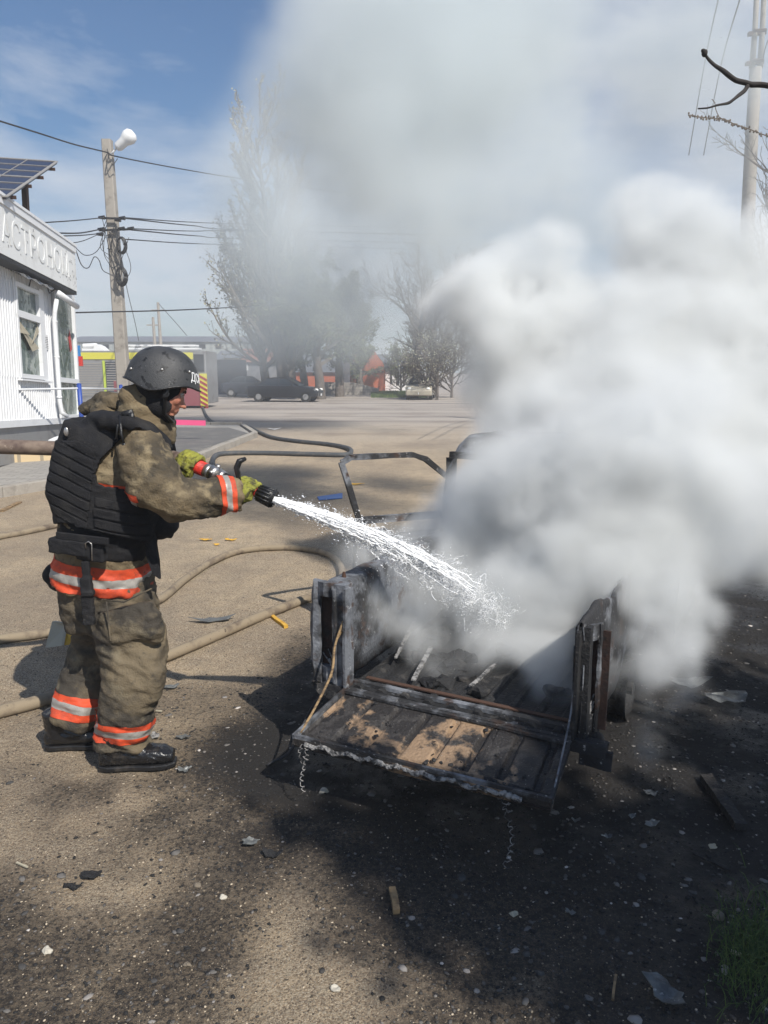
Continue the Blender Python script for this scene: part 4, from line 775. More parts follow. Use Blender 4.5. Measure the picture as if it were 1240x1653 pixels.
flake('small grey metal flake on the soot right of the firefighter\'s knee', 276, 1112, .09, .045, M['grey_scrap'], 2); flake('tiny grey flake beside the cuff of the front trouser leg', 296, 1192, .06, .03, M['grey_scrap'], 3)
flake('crinkled grey leaf of metal in front of the black boot toe', 298, 1245, .05, .04, M['grey_scrap'], 4, curl_=1.2); flake('pale crumpled flake behind the boot toe', 250, 1190, .05, .05, M['ash'], 5, curl_=1.5)
flake('bluish flake on the sooty ground below the tailgate\'s left corner', 405, 1368, .07, .04, M['grey_scrap'], 6, curl_=1); flake('black crumpled piece right of the bluish flake', 440, 1384, .06, .04, M['burnt_dark'], 7, curl_=1.6)
flake('dark curled scrap at bottom left, below the firefighter', 148, 1418, .06, .05, M['burnt_dark'], 8, curl_=2); flake('narrow dark scrap beside the curled one', 118, 1436, .06, .025, M['burnt_dark'], 9)
flake('pale curved sheet right of the wreck, nearer of two', 1170, 1136, .24, .15, M['grey_scrap'], 10, h=.07, curl_=.7, yaw=.6); flake('smaller pale curved sheet right beside the wreck', 1112, 1110, .2, .09, M['grey_scrap'], 11, h=.04, curl_=.4, yaw=.3)
flake('grey torn sheet in the shade at the bottom right corner', 1072, 1610, .11, .075, M['grey_scrap'], 12, h=.04, curl_=.7, yaw=-.8)
for i_, (x, y, w_, lb) in enumerate(((830, 1478, .03, 'small yellowish chip in the shade below the wreck'), (980, 1355, .035, 'bluish shard in the shade right of the curly wire'), (1052, 1333, .06, 'crinkled grey scrap in the shade, right of the wreck shadow'), (1020, 1320, .03, 'small grey scrap beside the crinkled one'), (1150, 1370, .035, 'flat pale chip left of the charred plank\'s lower end'), (930, 1330, .03, 'thin white sliver just right of the tailgate shadow'), (1050, 1285, .06, 'dull grey scrap between wreck and charred plank'), (920, 1475, .03, 'tiny pale chip in the middle of the shade'))):
    flake(lb, x, y, w_, w_*.6, M['paper'] if i_ in (0, 4) else M['grey_scrap'], 20+i_, curl_=1)
def stone(label, px, py, r_, mat, seed, grp='stones lying on the dirt'):
    g = G(px, py); g.z = gz(g.x, g.y)+r_*.35; q = MB(); q.ball(g, (r_, r_*.8, r_*.55), 10, 8); me_ = q.mesh('stone'); crumple(me_, r_*.5, .9/r_, seed); o = put('stone', me_, mat, None, False, fixn=False); tag(o, label, 'stone', grp)
M['pale_stone'] = pm('pale_stone', (.5, .46, .38), .9, layers=[((.3, .27, .22), 40, .5, .7)], bump=.5, bscale=80)
stone('pale cream stone at the bottom left', 77, 1539, .017, M['pale_stone'], 1); stone('pale stone near the bottom centre', 541, 1604, .014, M['pale_stone'], 2); stone('brown stone in the gravel patch at lower centre', 318, 1430, .014, M['gravel'], 3)
stone('small yellow-brown stone in the gravel patch', 361, 1451, .012, M['pale_stone'], 4); stone('white lump on the ash left of the shade', 522, 1282, .02, M['pale_stone'], 5); stone('grey stone by the boot toe\'s left', 303, 1560, .012, M['gravel'], 6); stone('round grey stone in the shade at right', 1160, 1478, .02, M['gravel'], 7)
def plank(label, a, b, w_, h_, mat, z=.012, name='plank', grp='bits of wood on the ground'):
    A = G(*a); B = G(*b); A.z = gz(A.x, A.y)+z; B.z = gz(B.x, B.y)+z; q = MB(); q.beam(A, B, w_, h_); me_ = sub(q, 4); o = put(name, me_, mat, None); crumple(o.data, min(.012, h_*.3), 12, w_*99); tag(o, label, 'wood', grp); return o
plank('thick charred plank lying in the shade at the right', (1138, 1262), (1196, 1340), .045, .03, M['char_wood'], .02)
plank('short stub of split wood lying on the sunlit dirt at lower centre', (633, 1443), (640, 1480), .022, .018, M['wood']); plank('thin pale stick at the bottom of the shade', (994, 1578), (989, 1620), .007, .006, M['wood'])
plank('broken yellow stick at the end of the near hose by the wreck', (437, 996), (462, 1014), .026, .02, M['foam']); plank('reddish board end below the kerb at far left', (2, 826), (32, 812), .06, .03, M['wood']); plank('longer dark stick across the shade at right', (1118, 1381), (1180, 1406), .008, .008, M['char_wood'])
plank('white stick in the grass at the right edge', (1180, 1539), (1197, 1546), .008, .008, M['paper']); plank('white splinter beside the front trouser leg', (252, 1150), (262, 1150), .008, .006, M['paper']); plank('pale match-like splinter at the left of the foreground', (28, 1400), (45, 1407), .006, .005, M['paper'])
yc_ = thing('foam_board', 'torn yellow insulation board standing folded on the tan hose left of the firefighter', 'insulation', G(98, 1040))
q = MB(); a0 = W(85, 1012, 4.25); q.prism([W(84, 1003, 4.3), W(106, 1006, 4.3), W(104, 1012, 4.3), W(99, 1043, 4.22), W(73, 1046, 4.22), W(77, 1030, 4.25)], (0, 0, 0), (.012, .015, 0)); put('facing', q, M['paper'], yc_, bevel=.002)
q = MB(); q.prism([W(105, 1012, 4.32), W(112, 1002, 4.34), W(124, 1006, 4.34), (W(124, 1026, 4.3)), W(112, 1042, 4.26), W(102, 1040, 4.26)], (0, 0, 0), (.01, .03, 0)); o = put('foam_core', sub(q, 2), M['foam'], yc_); crumple(o.data, .012, 22, 3)
for i_, (x, y, w_, lb) in enumerate(((333, 873, .12, 'left yellow scrap of the cluster beyond the looped hose'), (372, 873, .1, 'right yellow scrap of the cluster beyond the looped hose'), (350, 881, .06, 'small ochre scrap between the two yellow ones'), (330, 704, .3, 'yellow plastic scrap by the far kerb'), (10, 754, .2, 'yellow plastic scrap on the paving at the left edge'), (575, 783, .2, 'ochre scrap beyond the open door'))):
    flake(lb, x, y, w_, w_*.6, M['foam'], 40+i_, 'foam_scrap', 'scrap', .02, .2, 'yellow scraps on the ground')
q = MB(); g = G(533, 800); q.prism([G(512, 803), G(553, 797), G(553, 805), G(515, 808)], (0, 0, .003), (0, 0, .012)); tag(put('blue_board', q, pm('blue_plastic', (.05, .13, .35), .5), None), 'blue plastic board lying flat beyond the open door', 'board')
q = MB(); a = W(255, 681, 17.5); b = W(332, 683, 17.5); q.beam(a, b, .02, .12); o = put('barrier_board', q, pm('pink_plastic', (.8, .1, .25), .5), None); o.name = 'barrier_board'; tag(o, 'bright pink board lying by the kerb behind the firefighter\'s chin', 'board')
flake('white crumpled paper by the dark hose', 443, 694, .35, .2, M['white_paint'], 61, 'litter', 'litter', .05)
# grass tuft at the right edge
q = MB()
for k_ in range(900):
    x = random.gauss(1215, 30); y = random.gauss(1545, 42)
    if x < 1130 or y > 1660: continue
    g = G(x, y); h_ = random.uniform(.02, .07); a = random.uniform(0, 6.3); d = Vector((math.cos(a), math.sin(a), 0)); w_ = d.orthogonal().normalized()*.0016
    q.add([g-w_, g+w_, g+d*h_*.4+Vector((0, 0, h_*.8))+w_*.6, g+d*h_*.4+Vector((0, 0, h_*.8))-w_*.6, g+d*h_*.9+Vector((0, 0, h_))], [(0, 1, 2, 3), (3, 2, 4)])
stuff(put('grass', q, M['grass'], None, fixn=False), 'tuft of green grass in the shade at the right edge', 'grass')
# ---------------------------------------------------------------- pavement, kerbs, terrace
def flat(name, pts, z0, z1, mat, kind=True):
    q = MB(); q.prism([Vector((p[0], p[1], 0)) for p in pts], (0, 0, z0), (0, 0, z1)); o = put(name, q, mat, None)
    if kind: struct(o)
    return o
M['pavers'] = bricks('pavers', (.33, .31, .28), (.27, .255, .235), (.18, .17, .155), .3, .15, 'XY'); M['asphalt'] = pm('dusty_asphalt', (.13, .125, .12), .9, layers=[((.2, .185, .165), 2, .5, .7, 9), ((.07, .07, .07), 60, .55, .7)], bump=.4, bscale=120)
k0, k1, k2, k3, k4 = G(-260, 852), G(0, 802), G(300, 752), G(386, 706), G(392, 692); k3.x = k2.x+.25
ka = [Vector((p.x, p.y, 0)) for p in (k0, k1, k2, k3, k4)]
flat('pavement', [ka[0]+Vector((-.16, .1, 0)), ka[1]+Vector((-.15, .12, 0)), ka[2]+Vector((-.15, .05, 0)), ka[3]+Vector((-.15, 0, 0)), ka[4]+Vector((-.15, .0, 0)), Vector((-20, ka[4].y+1.5, 0)), Vector((-20, 5, 0))], -.05, .125, M['pavers'])
flat('asphalt_path', [ka[2]+Vector((-.16, .6, 0)), ka[3]+Vector((-.16, -.2, 0)), ka[4]+Vector((-.16, -1.3, 0)), Vector((-9, ka[4].y-1, 0)), Vector((-9, 14.5, 0))], .12, .131, M['asphalt'])
q = MB()
for a, b in zip(ka, ka[1:]):
    l_ = (b-a).length; n_ = max(1, round(l_/1.0)); 
    for i in range(n_):
        p, r_ = a.lerp(b, (i+.008)/n_), a.lerp(b, (i+.992)/n_); dz = random.uniform(-.008, .008); q.beam(p+Vector((0, 0, .065+dz)), r_+Vector((0, 0, .065+dz)), .14, .16)
a = ka[4]; b = Vector((-12, a.y+.4, 0))
for i in range(8): q.beam(a.lerp(b, (i+.01)/8)+Vector((0, 0, .09)), a.lerp(b, (i+.99)/8)+Vector((0, 0, .09)), .16, .22)
struct(put('kerb', q, M['concrete'], None, bevel=.012))
t0, t1 = G(-200, 762, .12), G(118, 741, .12); tb = (t1-t0).normalized(); tn = Vector((-tb.y, tb.x, 0))
if tn.y < 0: tn = -tn
M['cream_tile'] = bricks('cream_tile', (.6, .47, .28), (.56, .43, .26), (.3, .25, .18), .3, .4, 'XZ')
flat('terrace_step', [t0, t1, t1+tn*.05, t0+tn*.05], .1, .335, M['cream_tile']); flat('terrace', [t0+tn*.05, t1+tn*.05, t1+tn*7.5, t0+tn*9], .1, .33, M['pavers'])
# ---------------------------------------------------------------- the shop kiosk (it stands on a slight slope)
KP = math.atan((826.5-655)/-FPX)*-1+0; KP = math.atan((826.5-655)/FPX)
def vray(x, y): a = (x-620)/FPX; b = (826.5-y)/FPX; return Vector((a, math.cos(KP)+b*math.sin(KP), -math.sin(KP)+b*math.cos(KP)))
TILT = PITCH-KP; DK = 17.0
kc = vray(128, 673); kc = Vector((0, 0, 0))+kc*(DK/kc.y)            # corner foot relative to the eye
ku = Vector((.108, -.994, 0)).normalized(); kn = Vector((.994, .108, 0)).normalized(); kz = Vector((0, 0, 1))
Rt = Matrix.Rotation(-TILT, 3, 'X'); KM = (Rt @ Matrix((ku, kn, kz)).transposed())
if KM.determinant() < 0: pass
def KL(x, y, n_=0.0):      # facade coordinates (u along the wall, z up) of what is seen at a pixel
    r_ = vray(x, y); t_ = (kc.dot(kn)+n_)/r_.dot(kn); p = r_*t_-kc; return p.dot(ku), p.z
K = thing('kiosk', 'white ribbed-metal shop kiosk with broken windows and white-on-white sign letters', 'kiosk')
def KV(u, n_, z): return Rt @ (kc+ku*u+kn*n_+kz*z)+Vector((0, 0, EYE))
K.location = KV(0, 0, 0)
def kput(nm, q, mat, par=None, **kw):
    m_ = MB(); m_.v = [tuple(KV(*p)) for p in q.v]; m_.f = q.f; m_.m = q.m; return put(nm, m_, mat, par or K, **kw)
LEN = 9.0; zf = KL(125, 471, .3)[1]; zt_ = KL(122, 400, .3)[1]; uF = KL(123, 440, .3)[0]
def krect(q, u0, u1, n0, n1, z0, z1): q.box(((u0+u1)/2, (n0+n1)/2, (z0+z1)/2), (abs(u1-u0), abs(n1-n0), abs(z1-z0)))
wu0, wz1 = KL(60, 470); wu1, _ = KL(20, 455); _, wz0 = KL(45, 611)
pu, _ = KL(87, 560); pp = KL(91, 560, .12)[0]
q = MB(); rows = []
us = []; u = pu
while u < LEN: us.append(u); u += .115
def sid(z0, z1, ua, ub):
    pr = []
    u = ua; k_ = 0
    while u < ub:
        pr += [(u, 0), (u+.06, 0), (u+.075, .022), (u+.1, .022)]; u += .115
    pr = [(min(a, ub), b) for a, b in pr]+[(ub, 0)]
    q.grid([[(a, b, z) for a, b in pr] for z in (z0, z1)])
sid(0, wz0, pu, LEN); sid(wz0, wz1, pu, wu0); sid(wz0, wz1, wu1, LEN); sid(wz1, zf+.1, pu, LEN)
kput('ribbed_wall', q, M['white_metal'], fixn=False)
q = MB(); krect(q, .02, LEN, -3.6, -.08, 0, zf+.3); kput('inner_core', q, M['dark'])
q = MB(); krect(q, 0, LEN, -3.7, .04, -.12, 0); kput('base_trim', q, M['white_metal'])
q = MB(); krect(q, .1, LEN, -3.6, -.02, -.75, -.12); kput('skirt', q, M['grey_panel'])
q = MB(); krect(q, uF, LEN+.2, -3.8, .3, zf, zt_); fas = kput('sign_band', q, M['fascia'])
q = MB(); krect(q, uF-.03, LEN+.2, -3.8, .34, zt_, zt_+.05); krect(q, uF-.01, LEN+.2, .3, .325, zt_-.12, zt_); kput('roof_edge', q, M['white_plastic'], fas)
q = MB(); krect(q, uF+.01, LEN+.2, .0, .29, zf-.07, zf-.004); kput('band_soffit', q, M['dark'], fas)
# raised letters painted over white, reading ГАСТРОНОМ
tm = textmb('ГАСТРОНОМ', 1.0, .012); xs = [v.co.x for v in tm.vertices]; ys = [v.co.y for v in tm.vertices]
uR, _ = KL(112, 450, .3); uL = KL(-9, 380, .3)[0]; H_ = (zt_-zf)
q = MB()
q.v = [(uL+(uR-uL)*(v.co.x-min(xs))/(max(xs)-min(xs)), .303+(v.co.z+.012)*.35, zf+.2+H_*.5*(v.co.y-min(ys))/(max(ys)-min(ys))) for v in tm.vertices]; q.f = [tuple(p.vertices) for p in tm.polygons]; q.m = [0]*len(q.f)
kput('sign_letters', q, M['fascia'], fas, fixn=False)
q = MB()
for k_ in range(60):
    u = uF+random.uniform(0, .8)if k_ < 38 else random.uniform(.8, 5); z = random.uniform(zf+.08, zt_-.15); s_ = random.uniform(.008, .028); krect(q, u, u+s_, .3, .304, z, z+s_*1.6)
kput('shrapnel_marks', q, M['grey_panel'], fas)
# window: frame, panes, sill, torn hood
q = MB(); f_ = .075
mz = wz0+(wz1-wz0)*.68
for (a, b, c_, d) in ((wu0, wu0+f_, wz0, wz1), (wu1-f_, wu1, wz0, wz1), (wu0+f_, wu1-f_, wz0, wz0+f_), (wu0+f_, wu1-f_, wz1-f_, wz1), (wu0+f_, wu1-f_, mz-.07, mz+.05)): krect(q, a, b, -.06, .05, c_, d)
krect(q, wu0-.24, wu0, -.02, .035, wz0-.03, wz1+.05); krect(q, wu1, wu1+.06, -.02, .035, wz0-.03, wz1+.05)
win = kput('window', q, M['white_plastic'])
q = MB(); krect(q, wu0+f_, wu1-f_, -.03, -.02, wz0+f_, mz-.07); krect(q, wu0+f_, wu1-f_, -.03, -.02, mz+.05, wz1-f_); kput('pane', q, M['glass'], win)
q = MB(); um = (wu0+wu1)/2
for (a, b, c_) in (((wu0+.1, .0, mz-.1), (um, .05, mz-.5), (wu0+.12, .02, wz0+.9)), ((wu1-.1, 0, mz-.1), (wu1-.12, .02, wz0+.8), (um+.1, .06, mz-.35)), ((wu0+.1, 0, wz0+.6), (wu1-.1, .02, wz0+.95), (um, .05, wz0+.5))): q.prism([a, b, c_], (0, 0, 0), (0, .006, 0))
kput('broken_shard', q, M['paper'], win)
q = MB(); krect(q, wu0-.28, wu1+.1, .0, .1, wz0-.05, wz0-.02); kput('sill', q, M['white_plastic'], win)
q = MB(); q.grid([[(wu0-.25+(wu1-wu0+.35)*i/8, .02+.22*j/3, wz1+.2-.12*j/3+.03*math.sin(i*2.1+j)) for i in range(9)] for j in range(4)]); o = kput('torn_hood', q, M['white_metal'], win); m_ = o.modifiers.new('t', 'SOLIDIFY'); m_.thickness = .01
# corner bay
bz0 = KL(112, 614)[1]; bz1 = KL(110, 482)[1]; b0 = .04; b1 = pu-.06
q = MB()
for (a, b, c_, d) in ((b0, b0+.07, 0, bz1+.1), (b1-.07, b1, 0, bz1+.1), (b0+.07, b1-.07, bz0-.06, bz0+.04), (b0+.07, b1-.07, bz1, bz1+.1), (b0+.07, b1-.07, 0, .06)): krect(q, a, b, -.05, .06, c_, d)
bay = kput('corner_window', q, M['white_plastic'])
q = MB(); krect(q, b0+.07, b1-.07, -.02, -.01, bz0+.04, bz1); krect(q, b0+.07, b1-.07, -.02, -.01, .06, bz0-.06); kput('pane', q, M['glass'], bay)
q = MB(); q.prism([(b0+.3, 0, bz0+1.1), (b0+.42, 0, bz0+.9), (b0+.34, 0, bz0+.62), (b0+.2, 0, bz0+.7)], (0, 0, 0), (0, .006, 0)); kput('red_sticker', q, pm('red_film', (.45, .03, .03), .5), bay)
q = MB(); krect(q, -.05, .035, -.06, .03, -.1, bz1+.25); kput('blue_post', q, M['blue_paint'], bay)
# gutter and downpipe
def kt(q, pts, r_): q.tube(pts, r_, 12)
q = MB(); kt(q, [(pu+.35, .26, zf-.2), (uF-.05, .26, zf-.3)], .062); gt = kput('gutter', q, M['white_plastic'], smooth=True)
q = MB(); kt(q, [(pp+.05, .2, zf-.3), (pp+.03, .14, zf-.55), (pp+.02, .12, zf-.7), (pp, .12, .35), (pp, .14, .12), (pp-.12, .22, .03)], .045)
for z in (.4, 1.2, 1.9): kt(q, [(pp, .12, z), (pp, .12, z+.04)], .055)
kput('downpipe', q, M['white_plastic'], gt, smooth=True)
u_, z_ = KL(72, 550); q = MB(); krect(q, u_-.12, u_+.12, .022, .032, z_-.17, z_+.12); nb_ = kput('notice', q, M['white_paint'])
q = MB()
for k_ in range(7): krect(q, u_-.1, u_+.1-random.uniform(0, .06), .032, .035, z_-.14+k_*.033, z_-.132+k_*.033)
kput('notice_print', q, M['dark'], nb_)
q = MB(); q.tube([KV(wu0+.6, .06, wz1+.0), KV(wu0+.5, .14, wz1+.35), KV(wu0+.1, .16, wz1+.3), KV(wu0-.4, .1, wz1+.02), KV(wu0-.9, .1, wz1+.2), KV(wu0-1.3, .08, zf-.1)], .012, 6); put('loose_cable', q, M['wire'], K, True)
# panels and sheets fallen along the foot of the kiosk
for i_, (u, n_, z, w_, l_, lb) in enumerate(((2.4, .5, -.33, .35, 2.6, 'long bent grey strip of cladding along the kiosk foot'), (1.6, .9, -.42, .3, 1.5, 'shorter pale strip of cladding on the terrace'), (3.2, 1.1, -.45, .3, 1.2, 'grey panel lying flat at the left of the terrace'))):
    q = MB(); q.grid([[KV(u-l_/2+l_*i/8, n_+w_*j/2, z+.03*math.sin(i*1.3+j)) for i in range(9)] for j in range(3)]); o = put('cladding_strip', q, M['grey_panel'] if i_ else M['white_metal'], None); m_ = o.modifiers.new('t', 'SOLIDIFY'); m_.thickness = .02; tag(o, lb, 'panel', 'cladding fallen beside the kiosk')
# solar panel on the roof
SP = thing('solar_panel', 'dark solar array tilted on rusty posts above the kiosk roof', 'solar panel', W(40, 345, 14.2))
pa, pb_ = W(92, 261, 15.6), W(10, 318, 12.6); pl = W(0, 255, 15.3)-pa; pl = pl.normalized()*4.2; pn = pl.cross(pb_-pa).normalized()
if pn.y > 0: pn = -pn
def SPp(s, t_, o_=0): return pa+pl*s+(pb_-pa)*t_+pn*o_
q = MB(); q.prism([SPp(0, 0), SPp(1, 0), SPp(1, 1), SPp(0, 1)], pn*0, pn*-.04); pan = put('cell_sheet', q, pm('solar_cells', (.018, .022, .045), .25, spec=.7), SP)
q = MB(); ns, ntt = 8, 6
for i in range(ns+1): q.beam(SPp(i/ns, 0, .004), SPp(i/ns, 1, .004), .05 if i % 2 == 0 else .014, .012, up=pn)
for i in range(ntt+1): q.beam(SPp(0, i/ntt, .007), SPp(1, i/ntt, .007), .05 if i % 3 == 0 else .014, .012, up=pn)
put('panel_frame', q, M['silver'], pan)
q = MB()
for t_ in (.12, .38, .62, .9): q.beam(SPp(-.012, t_, -.07), SPp(1, t_, -.07), .05, .05, up=pn)
pf_ = W(41, 348, 14.2); q.beam(Vector((pf_.x, pf_.y, pf_.z-.6)), W(40, 298, 14.2), .09, .09, up=(0, 1, 0)); q.beam(Vector((pf_.x-2.6, pf_.y, pf_.z-.6)), W(40, 298, 14.2)+Vector((-2.6, 0, 0)), .09, .09, up=(0, 1, 0)); q.beam(W(28, 304, 14.2), W(44, 296, 14.2), .06, .06); put('post', q, M['rust'], SP)
# blue bollards with a white rail
RL = thing('railing', 'white tube rail carried on blue posts in front of the kiosk', 'railing', W(127, 690, 15.5))
def vpost(x, yt, Y): a = W(x, yt, Y); return a, Vector((a.x, a.y, .3))
for (x, yt, Y) in ((127.5, 620, 15.0), (195, 622, 19.0), (-150, 618, 11.0)):
    a, b = vpost(x, yt, Y); q = MB(); q.tube([b, a], .045, 12); q.ball(a, (.05, .05, .02), 10, 6); put('post', q, M['blue_paint'], RL, True)
q = MB(); q.tube([W(-150, 630, 11), W(0, 629.5, 13), W(127, 627, 15), W(195, 628, 19)], .02, 8); put('rail', q, M['white_plastic'], RL, True)
# ---------------------------------------------------------------- utility pole with lamp, and the wires
LP = thing('utility_pole', 'leaning square concrete pole with coiled cables and a street lamp at its top', 'utility pole', W(203, 676, 26))
LP.location.z = 0; pt_ = W(173, 226, 26.0); pb2 = W(204, 678, 26.0); pb2.z = 0
q = MB(); q.beam(pb2, pt_, .2, .2, up=(0, 1, 0))
dvv = (pt_-pb2).normalized(); q = MB(); xx_ = Vector((1, 0, 0)); yy_ = Vector((0, 1, 0)); rg = []
for t_ in [i/10 for i in range(11)]:
    s_ = .205-.055*t_; c_ = pb2.lerp(pt_, t_); rg.append([c_+xx_*a*s_+yy_*b*s_ for a, b in ((-1, -.8), (-.8, -1), (.8, -1), (1, -.8), (1, .8), (.8, 1), (-.8, 1), (-1, .8))])
q.rings(rg); put('shaft', q, M['concrete'], LP)
q = MB(); Y = 25.7; q.tube([W(178, 250, Y), W(184, 244, Y), W(194, 232, Y)], .03, 8); put('lamp_arm', q, M['white_paint'], LP, True)
la, lb_ = W(188, 240, Y), W(216, 214, Y); q = MB(); q.tube([la, la.lerp(lb_, .12), la.lerp(lb_, .45), la.lerp(lb_, .55), la.lerp(lb_, .72), la.lerp(lb_, .9), lb_], [.09, .15, .16, .2, .24, .21, .1], 16); lh = put('lamp_head', q, M['white_paint'], LP, True)
q = MB()
for (x, y) in ((164, 351), (197, 352), (163, 370), (196, 369), (211, 369), (161, 378), (190, 355)): p = W(x, y, 25.6); q.tube([p-Vector((.1, 0, 0)), p+Vector((.1, 0, 0))], [.04, .07], 8)
q.beam(W(163, 352, 25.7), W(198, 353, 25.7), .06, .06); q.beam(W(160, 372, 25.7), W(212, 370, 25.7), .06, .06); put('insulator', q, M['rubber'], LP)
q = MB()
for (x, y, r_, k_) in ((196, 396, .22, 3), (195, 446, .24, 4)):
    for s_ in range(k_):
        c_ = W(x, y, 25.6); q.tube([c_+Vector(((r_*.55+s_*.02)*math.cos(a), (s_-1)*.04, (r_+s_*.02)*math.sin(a))) for a in [i*math.pi/9 for i in range(19)]], .028, 6)
put('cable_coil', q, M['rubber'], LP, True)
q = MB(); rr = random.Random(4)
for k_ in range(16):
    x0 = rr.uniform(160, 212); y0 = rr.uniform(350, 390); x1 = rr.uniform(172, 202); y1 = y0+rr.uniform(15, 90); q.tube(spline([W(x0, y0, 25.55), W((x0+x1)/2+rr.uniform(-14, 14), (y0+y1)/2+10, 25.5), W(x1, y1, 25.55)], 6), .011, 4)
q.tube(spline([W(122, 402, 21), W(132, 428, 22), W(143, 432, 23), W(152, 415, 24.5), W(160, 420, 25.2), W(166, 436, 25.5), W(178, 443, 25.6)]), .014, 5); q.tube(spline([W(122, 400, 21), W(138, 412, 23), W(156, 406, 25), W(172, 380, 25.6)]), .012, 5)
q.tube(spline([W(173, 240, 25.7), W(178, 260, 25.6), W(183, 265, 25.6), W(190, 256, 25.7)]), .012, 5)
put('loose_wire', q, M['wire'], LP, True)
WG = 'overhead wires'
def wire(label, pts, r_=.02): q = MB(); q.tube(spline(pts, 8), r_, 5); o = put('overhead_wire', q, M['wire'], None, True); tag(o, label, 'wire', WG)
wire('uppermost wire, from the top left corner to the lamp pole and on into the smoke', [W(-40, 183, 18), W(60, 214, 21), W(120, 233, 23.5), W(173, 246, 25.8), W(190, 253, 26), W(300, 274, 34), W(400, 290, 44), W(600, 318, 60)], .022)
wire('upper of the mid wires left of the pole, reaching the kiosk roof', [W(60, 360, 18), W(120, 356, 22), W(170, 351, 25.7)], .016); wire('lower of the mid wires left of the pole', [W(85, 376, 18), W(130, 376, 22), W(163, 370, 25.7)], .02); wire('lowest of the mid wires left of the pole', [W(90, 381, 18), W(130, 380, 22), W(162, 377, 25.7)], .016); wire('thin slack wire crossing below the others left of the pole', [W(80, 392, 18), W(130, 390, 22), W(172, 372, 25.7)], .012)
for i_, (y0, y1, x0, lb) in enumerate(((351, 362, 197, 'top of the wires right of the pole'), (352, 372, 200, 'second of the wires right of the pole'), (369, 373, 208, 'third of the wires right of the pole'), (371, 386, 212, 'fourth of the wires right of the pole'), (386, 396, 200, 'lowest of the wires right of the pole'))): wire(lb, [W(x0, y0, 25.7), W((x0+420)/2, (y0+y1)/2+2, 36), W(420, y1, 52), W(760, y1+8, 85)], .02+.004*(i_ % 2))
wire('long low wire crossing the whole square at roof height', [W(-60, 512, 16), W(128, 504.5, 20), W(300, 500, 26), W(450, 491, 33), W(600, 478, 40), W(740, 463, 46), W(900, 440, 52)], .02)
wire('thin wire slanting down from the pole towards the fire engine', [W(196, 420, 25.8), W(206, 470, 27), W(218, 520, 30), W(224, 550, 33)], .012); wire('faint slanting stay right of the far poles', [W(256, 490, 75), W(283, 520, 75), W(302, 542, 75)], .03)
FP = 'distant poles beyond the fire engine'
for (x, yt, lb) in ((255, 488, 'taller distant pole standing behind the fire engine'), (247, 512, 'shorter distant pole with crossarm, left of the taller one')):
    o = thing('far_pole', lb, 'pole', W(x, 600, 80), FP); o.location.z = 0; q = MB(); a = W(x, yt, 80); q.tube([Vector((a.x+.1, a.y, 0)), a], [.22, .14], 8); put('shaft', q, M['concrete'], o); q = MB(); q.beam(a+Vector((-.7, 0, -.8)), a+Vector((.7, 0, -.8)), .12, .12); put('crossarm', q, M['concrete'], o)
# ---------------------------------------------------------------- fire engine
FE = thing('fire_engine', 'parked fire engine, yellow band over grey shutters and chevrons at its end', 'fire engine', G(230, 659)); FY = FE.location.y
def FX(x): return W(x, 600, FY).x
def FZ(y): return W(230, y, FY).z
q = MB(); x0, x1 = FX(70), FX(333); D2 = 2.4
def fbox(q, xa, xb, ya, yb, d0=0, d1=D2): q.box(((FX(xa)+FX(xb))/2, FY+(d0+d1)/2, (FZ(ya)+FZ(yb))/2), (abs(FX(xb)-FX(xa)), d1-d0, abs(FZ(yb)-FZ(ya))))
fbox(q, 60, 333, 566, 652); put('body', q, M['grey_panel'], FE, bevel=.03)
q = MB(); fbox(q, 60, 313, 569, 580, -.03, 0); put('yellow_band', q, M['yellow'], FE)
for i_, (a, b) in enumerate(((62, 115), (119, 166), (171, 199), (203, 240), (244, 280), (284, 312))):
    q = MB(); fbox(q, a, b, 584, 640, -.02, 0); sh = put('shutter', q, pm('shutter_grey_%d' % i_, [(.2, .21, .22), (.28, .28, .28), (.07, .08, .1)][i_ % 3], .5, .3), FE)
    q = MB()
    for k_ in range(14): fbox(q, a+1, b-1, 586+k_*3.9, 587.6+k_*3.9, -.035, -.02)
    put('slat', q, M['silver'], sh)
q = MB(); fbox(q, 167, 170.5, 582, 642, -.06, 0); put('lime_post', q, pm('lime', (.45, .55, .08), .5), FE)
q = MB(); fbox(q, 183, 197, 615, 632, -.05, -.02); put('red_locker', q, M['maroon'], FE)
q = MB(); fbox(q, 296, 321, 622, 655, -.04, 0); put('red_locker', q, M['maroon'], FE)
q = MB(); fbox(q, 314, 330, 572, 600, -.03, 0); put('side_window', q, M['dark'], FE)
q = MB(); fbox(q, 322, 334, 603, 657, -.05, .0); ch = put('chevron_panel', q, M['yellow'], FE)
q = MB()
for k_ in range(7): y = 603+k_*8.2; q.prism([Vector((FX(322), FY-.055, FZ(y+2))), Vector((FX(334), FY-.055, FZ(y+9))), Vector((FX(334), FY-.055, FZ(min(y+13, 657)))), Vector((FX(322), FY-.055, FZ(y+6)))], (0, 0, 0), (0, -.01, 0))
put('chevron', q, pm('chevron_red', (.3, .03, .05), .5), ch)
q = MB(); fbox(q, 131, 152, 562, 566, .3, 1.2); q.tube([Vector((FX(131), FY+.5, FZ(558))), Vector((FX(153), FY+.5, FZ(557)))], .11, 10); q.prism([Vector((FX(150), FY+.2, FZ(566))), Vector((FX(153), FY+.2, FZ(555))), Vector((FX(160), FY+.2, FZ(558))), Vector((FX(168), FY+.2, FZ(566)))], (0, 0, 0), (0, .8, 0)); put('roof_monitor', q, M['white_paint'], FE)
q = MB(); fbox(q, 203, 315, 556, 558, .3, .36); fbox(q, 203, 315, 556, 558, .9, .96); fbox(q, 203, 320, 561, 564, .3, .9)
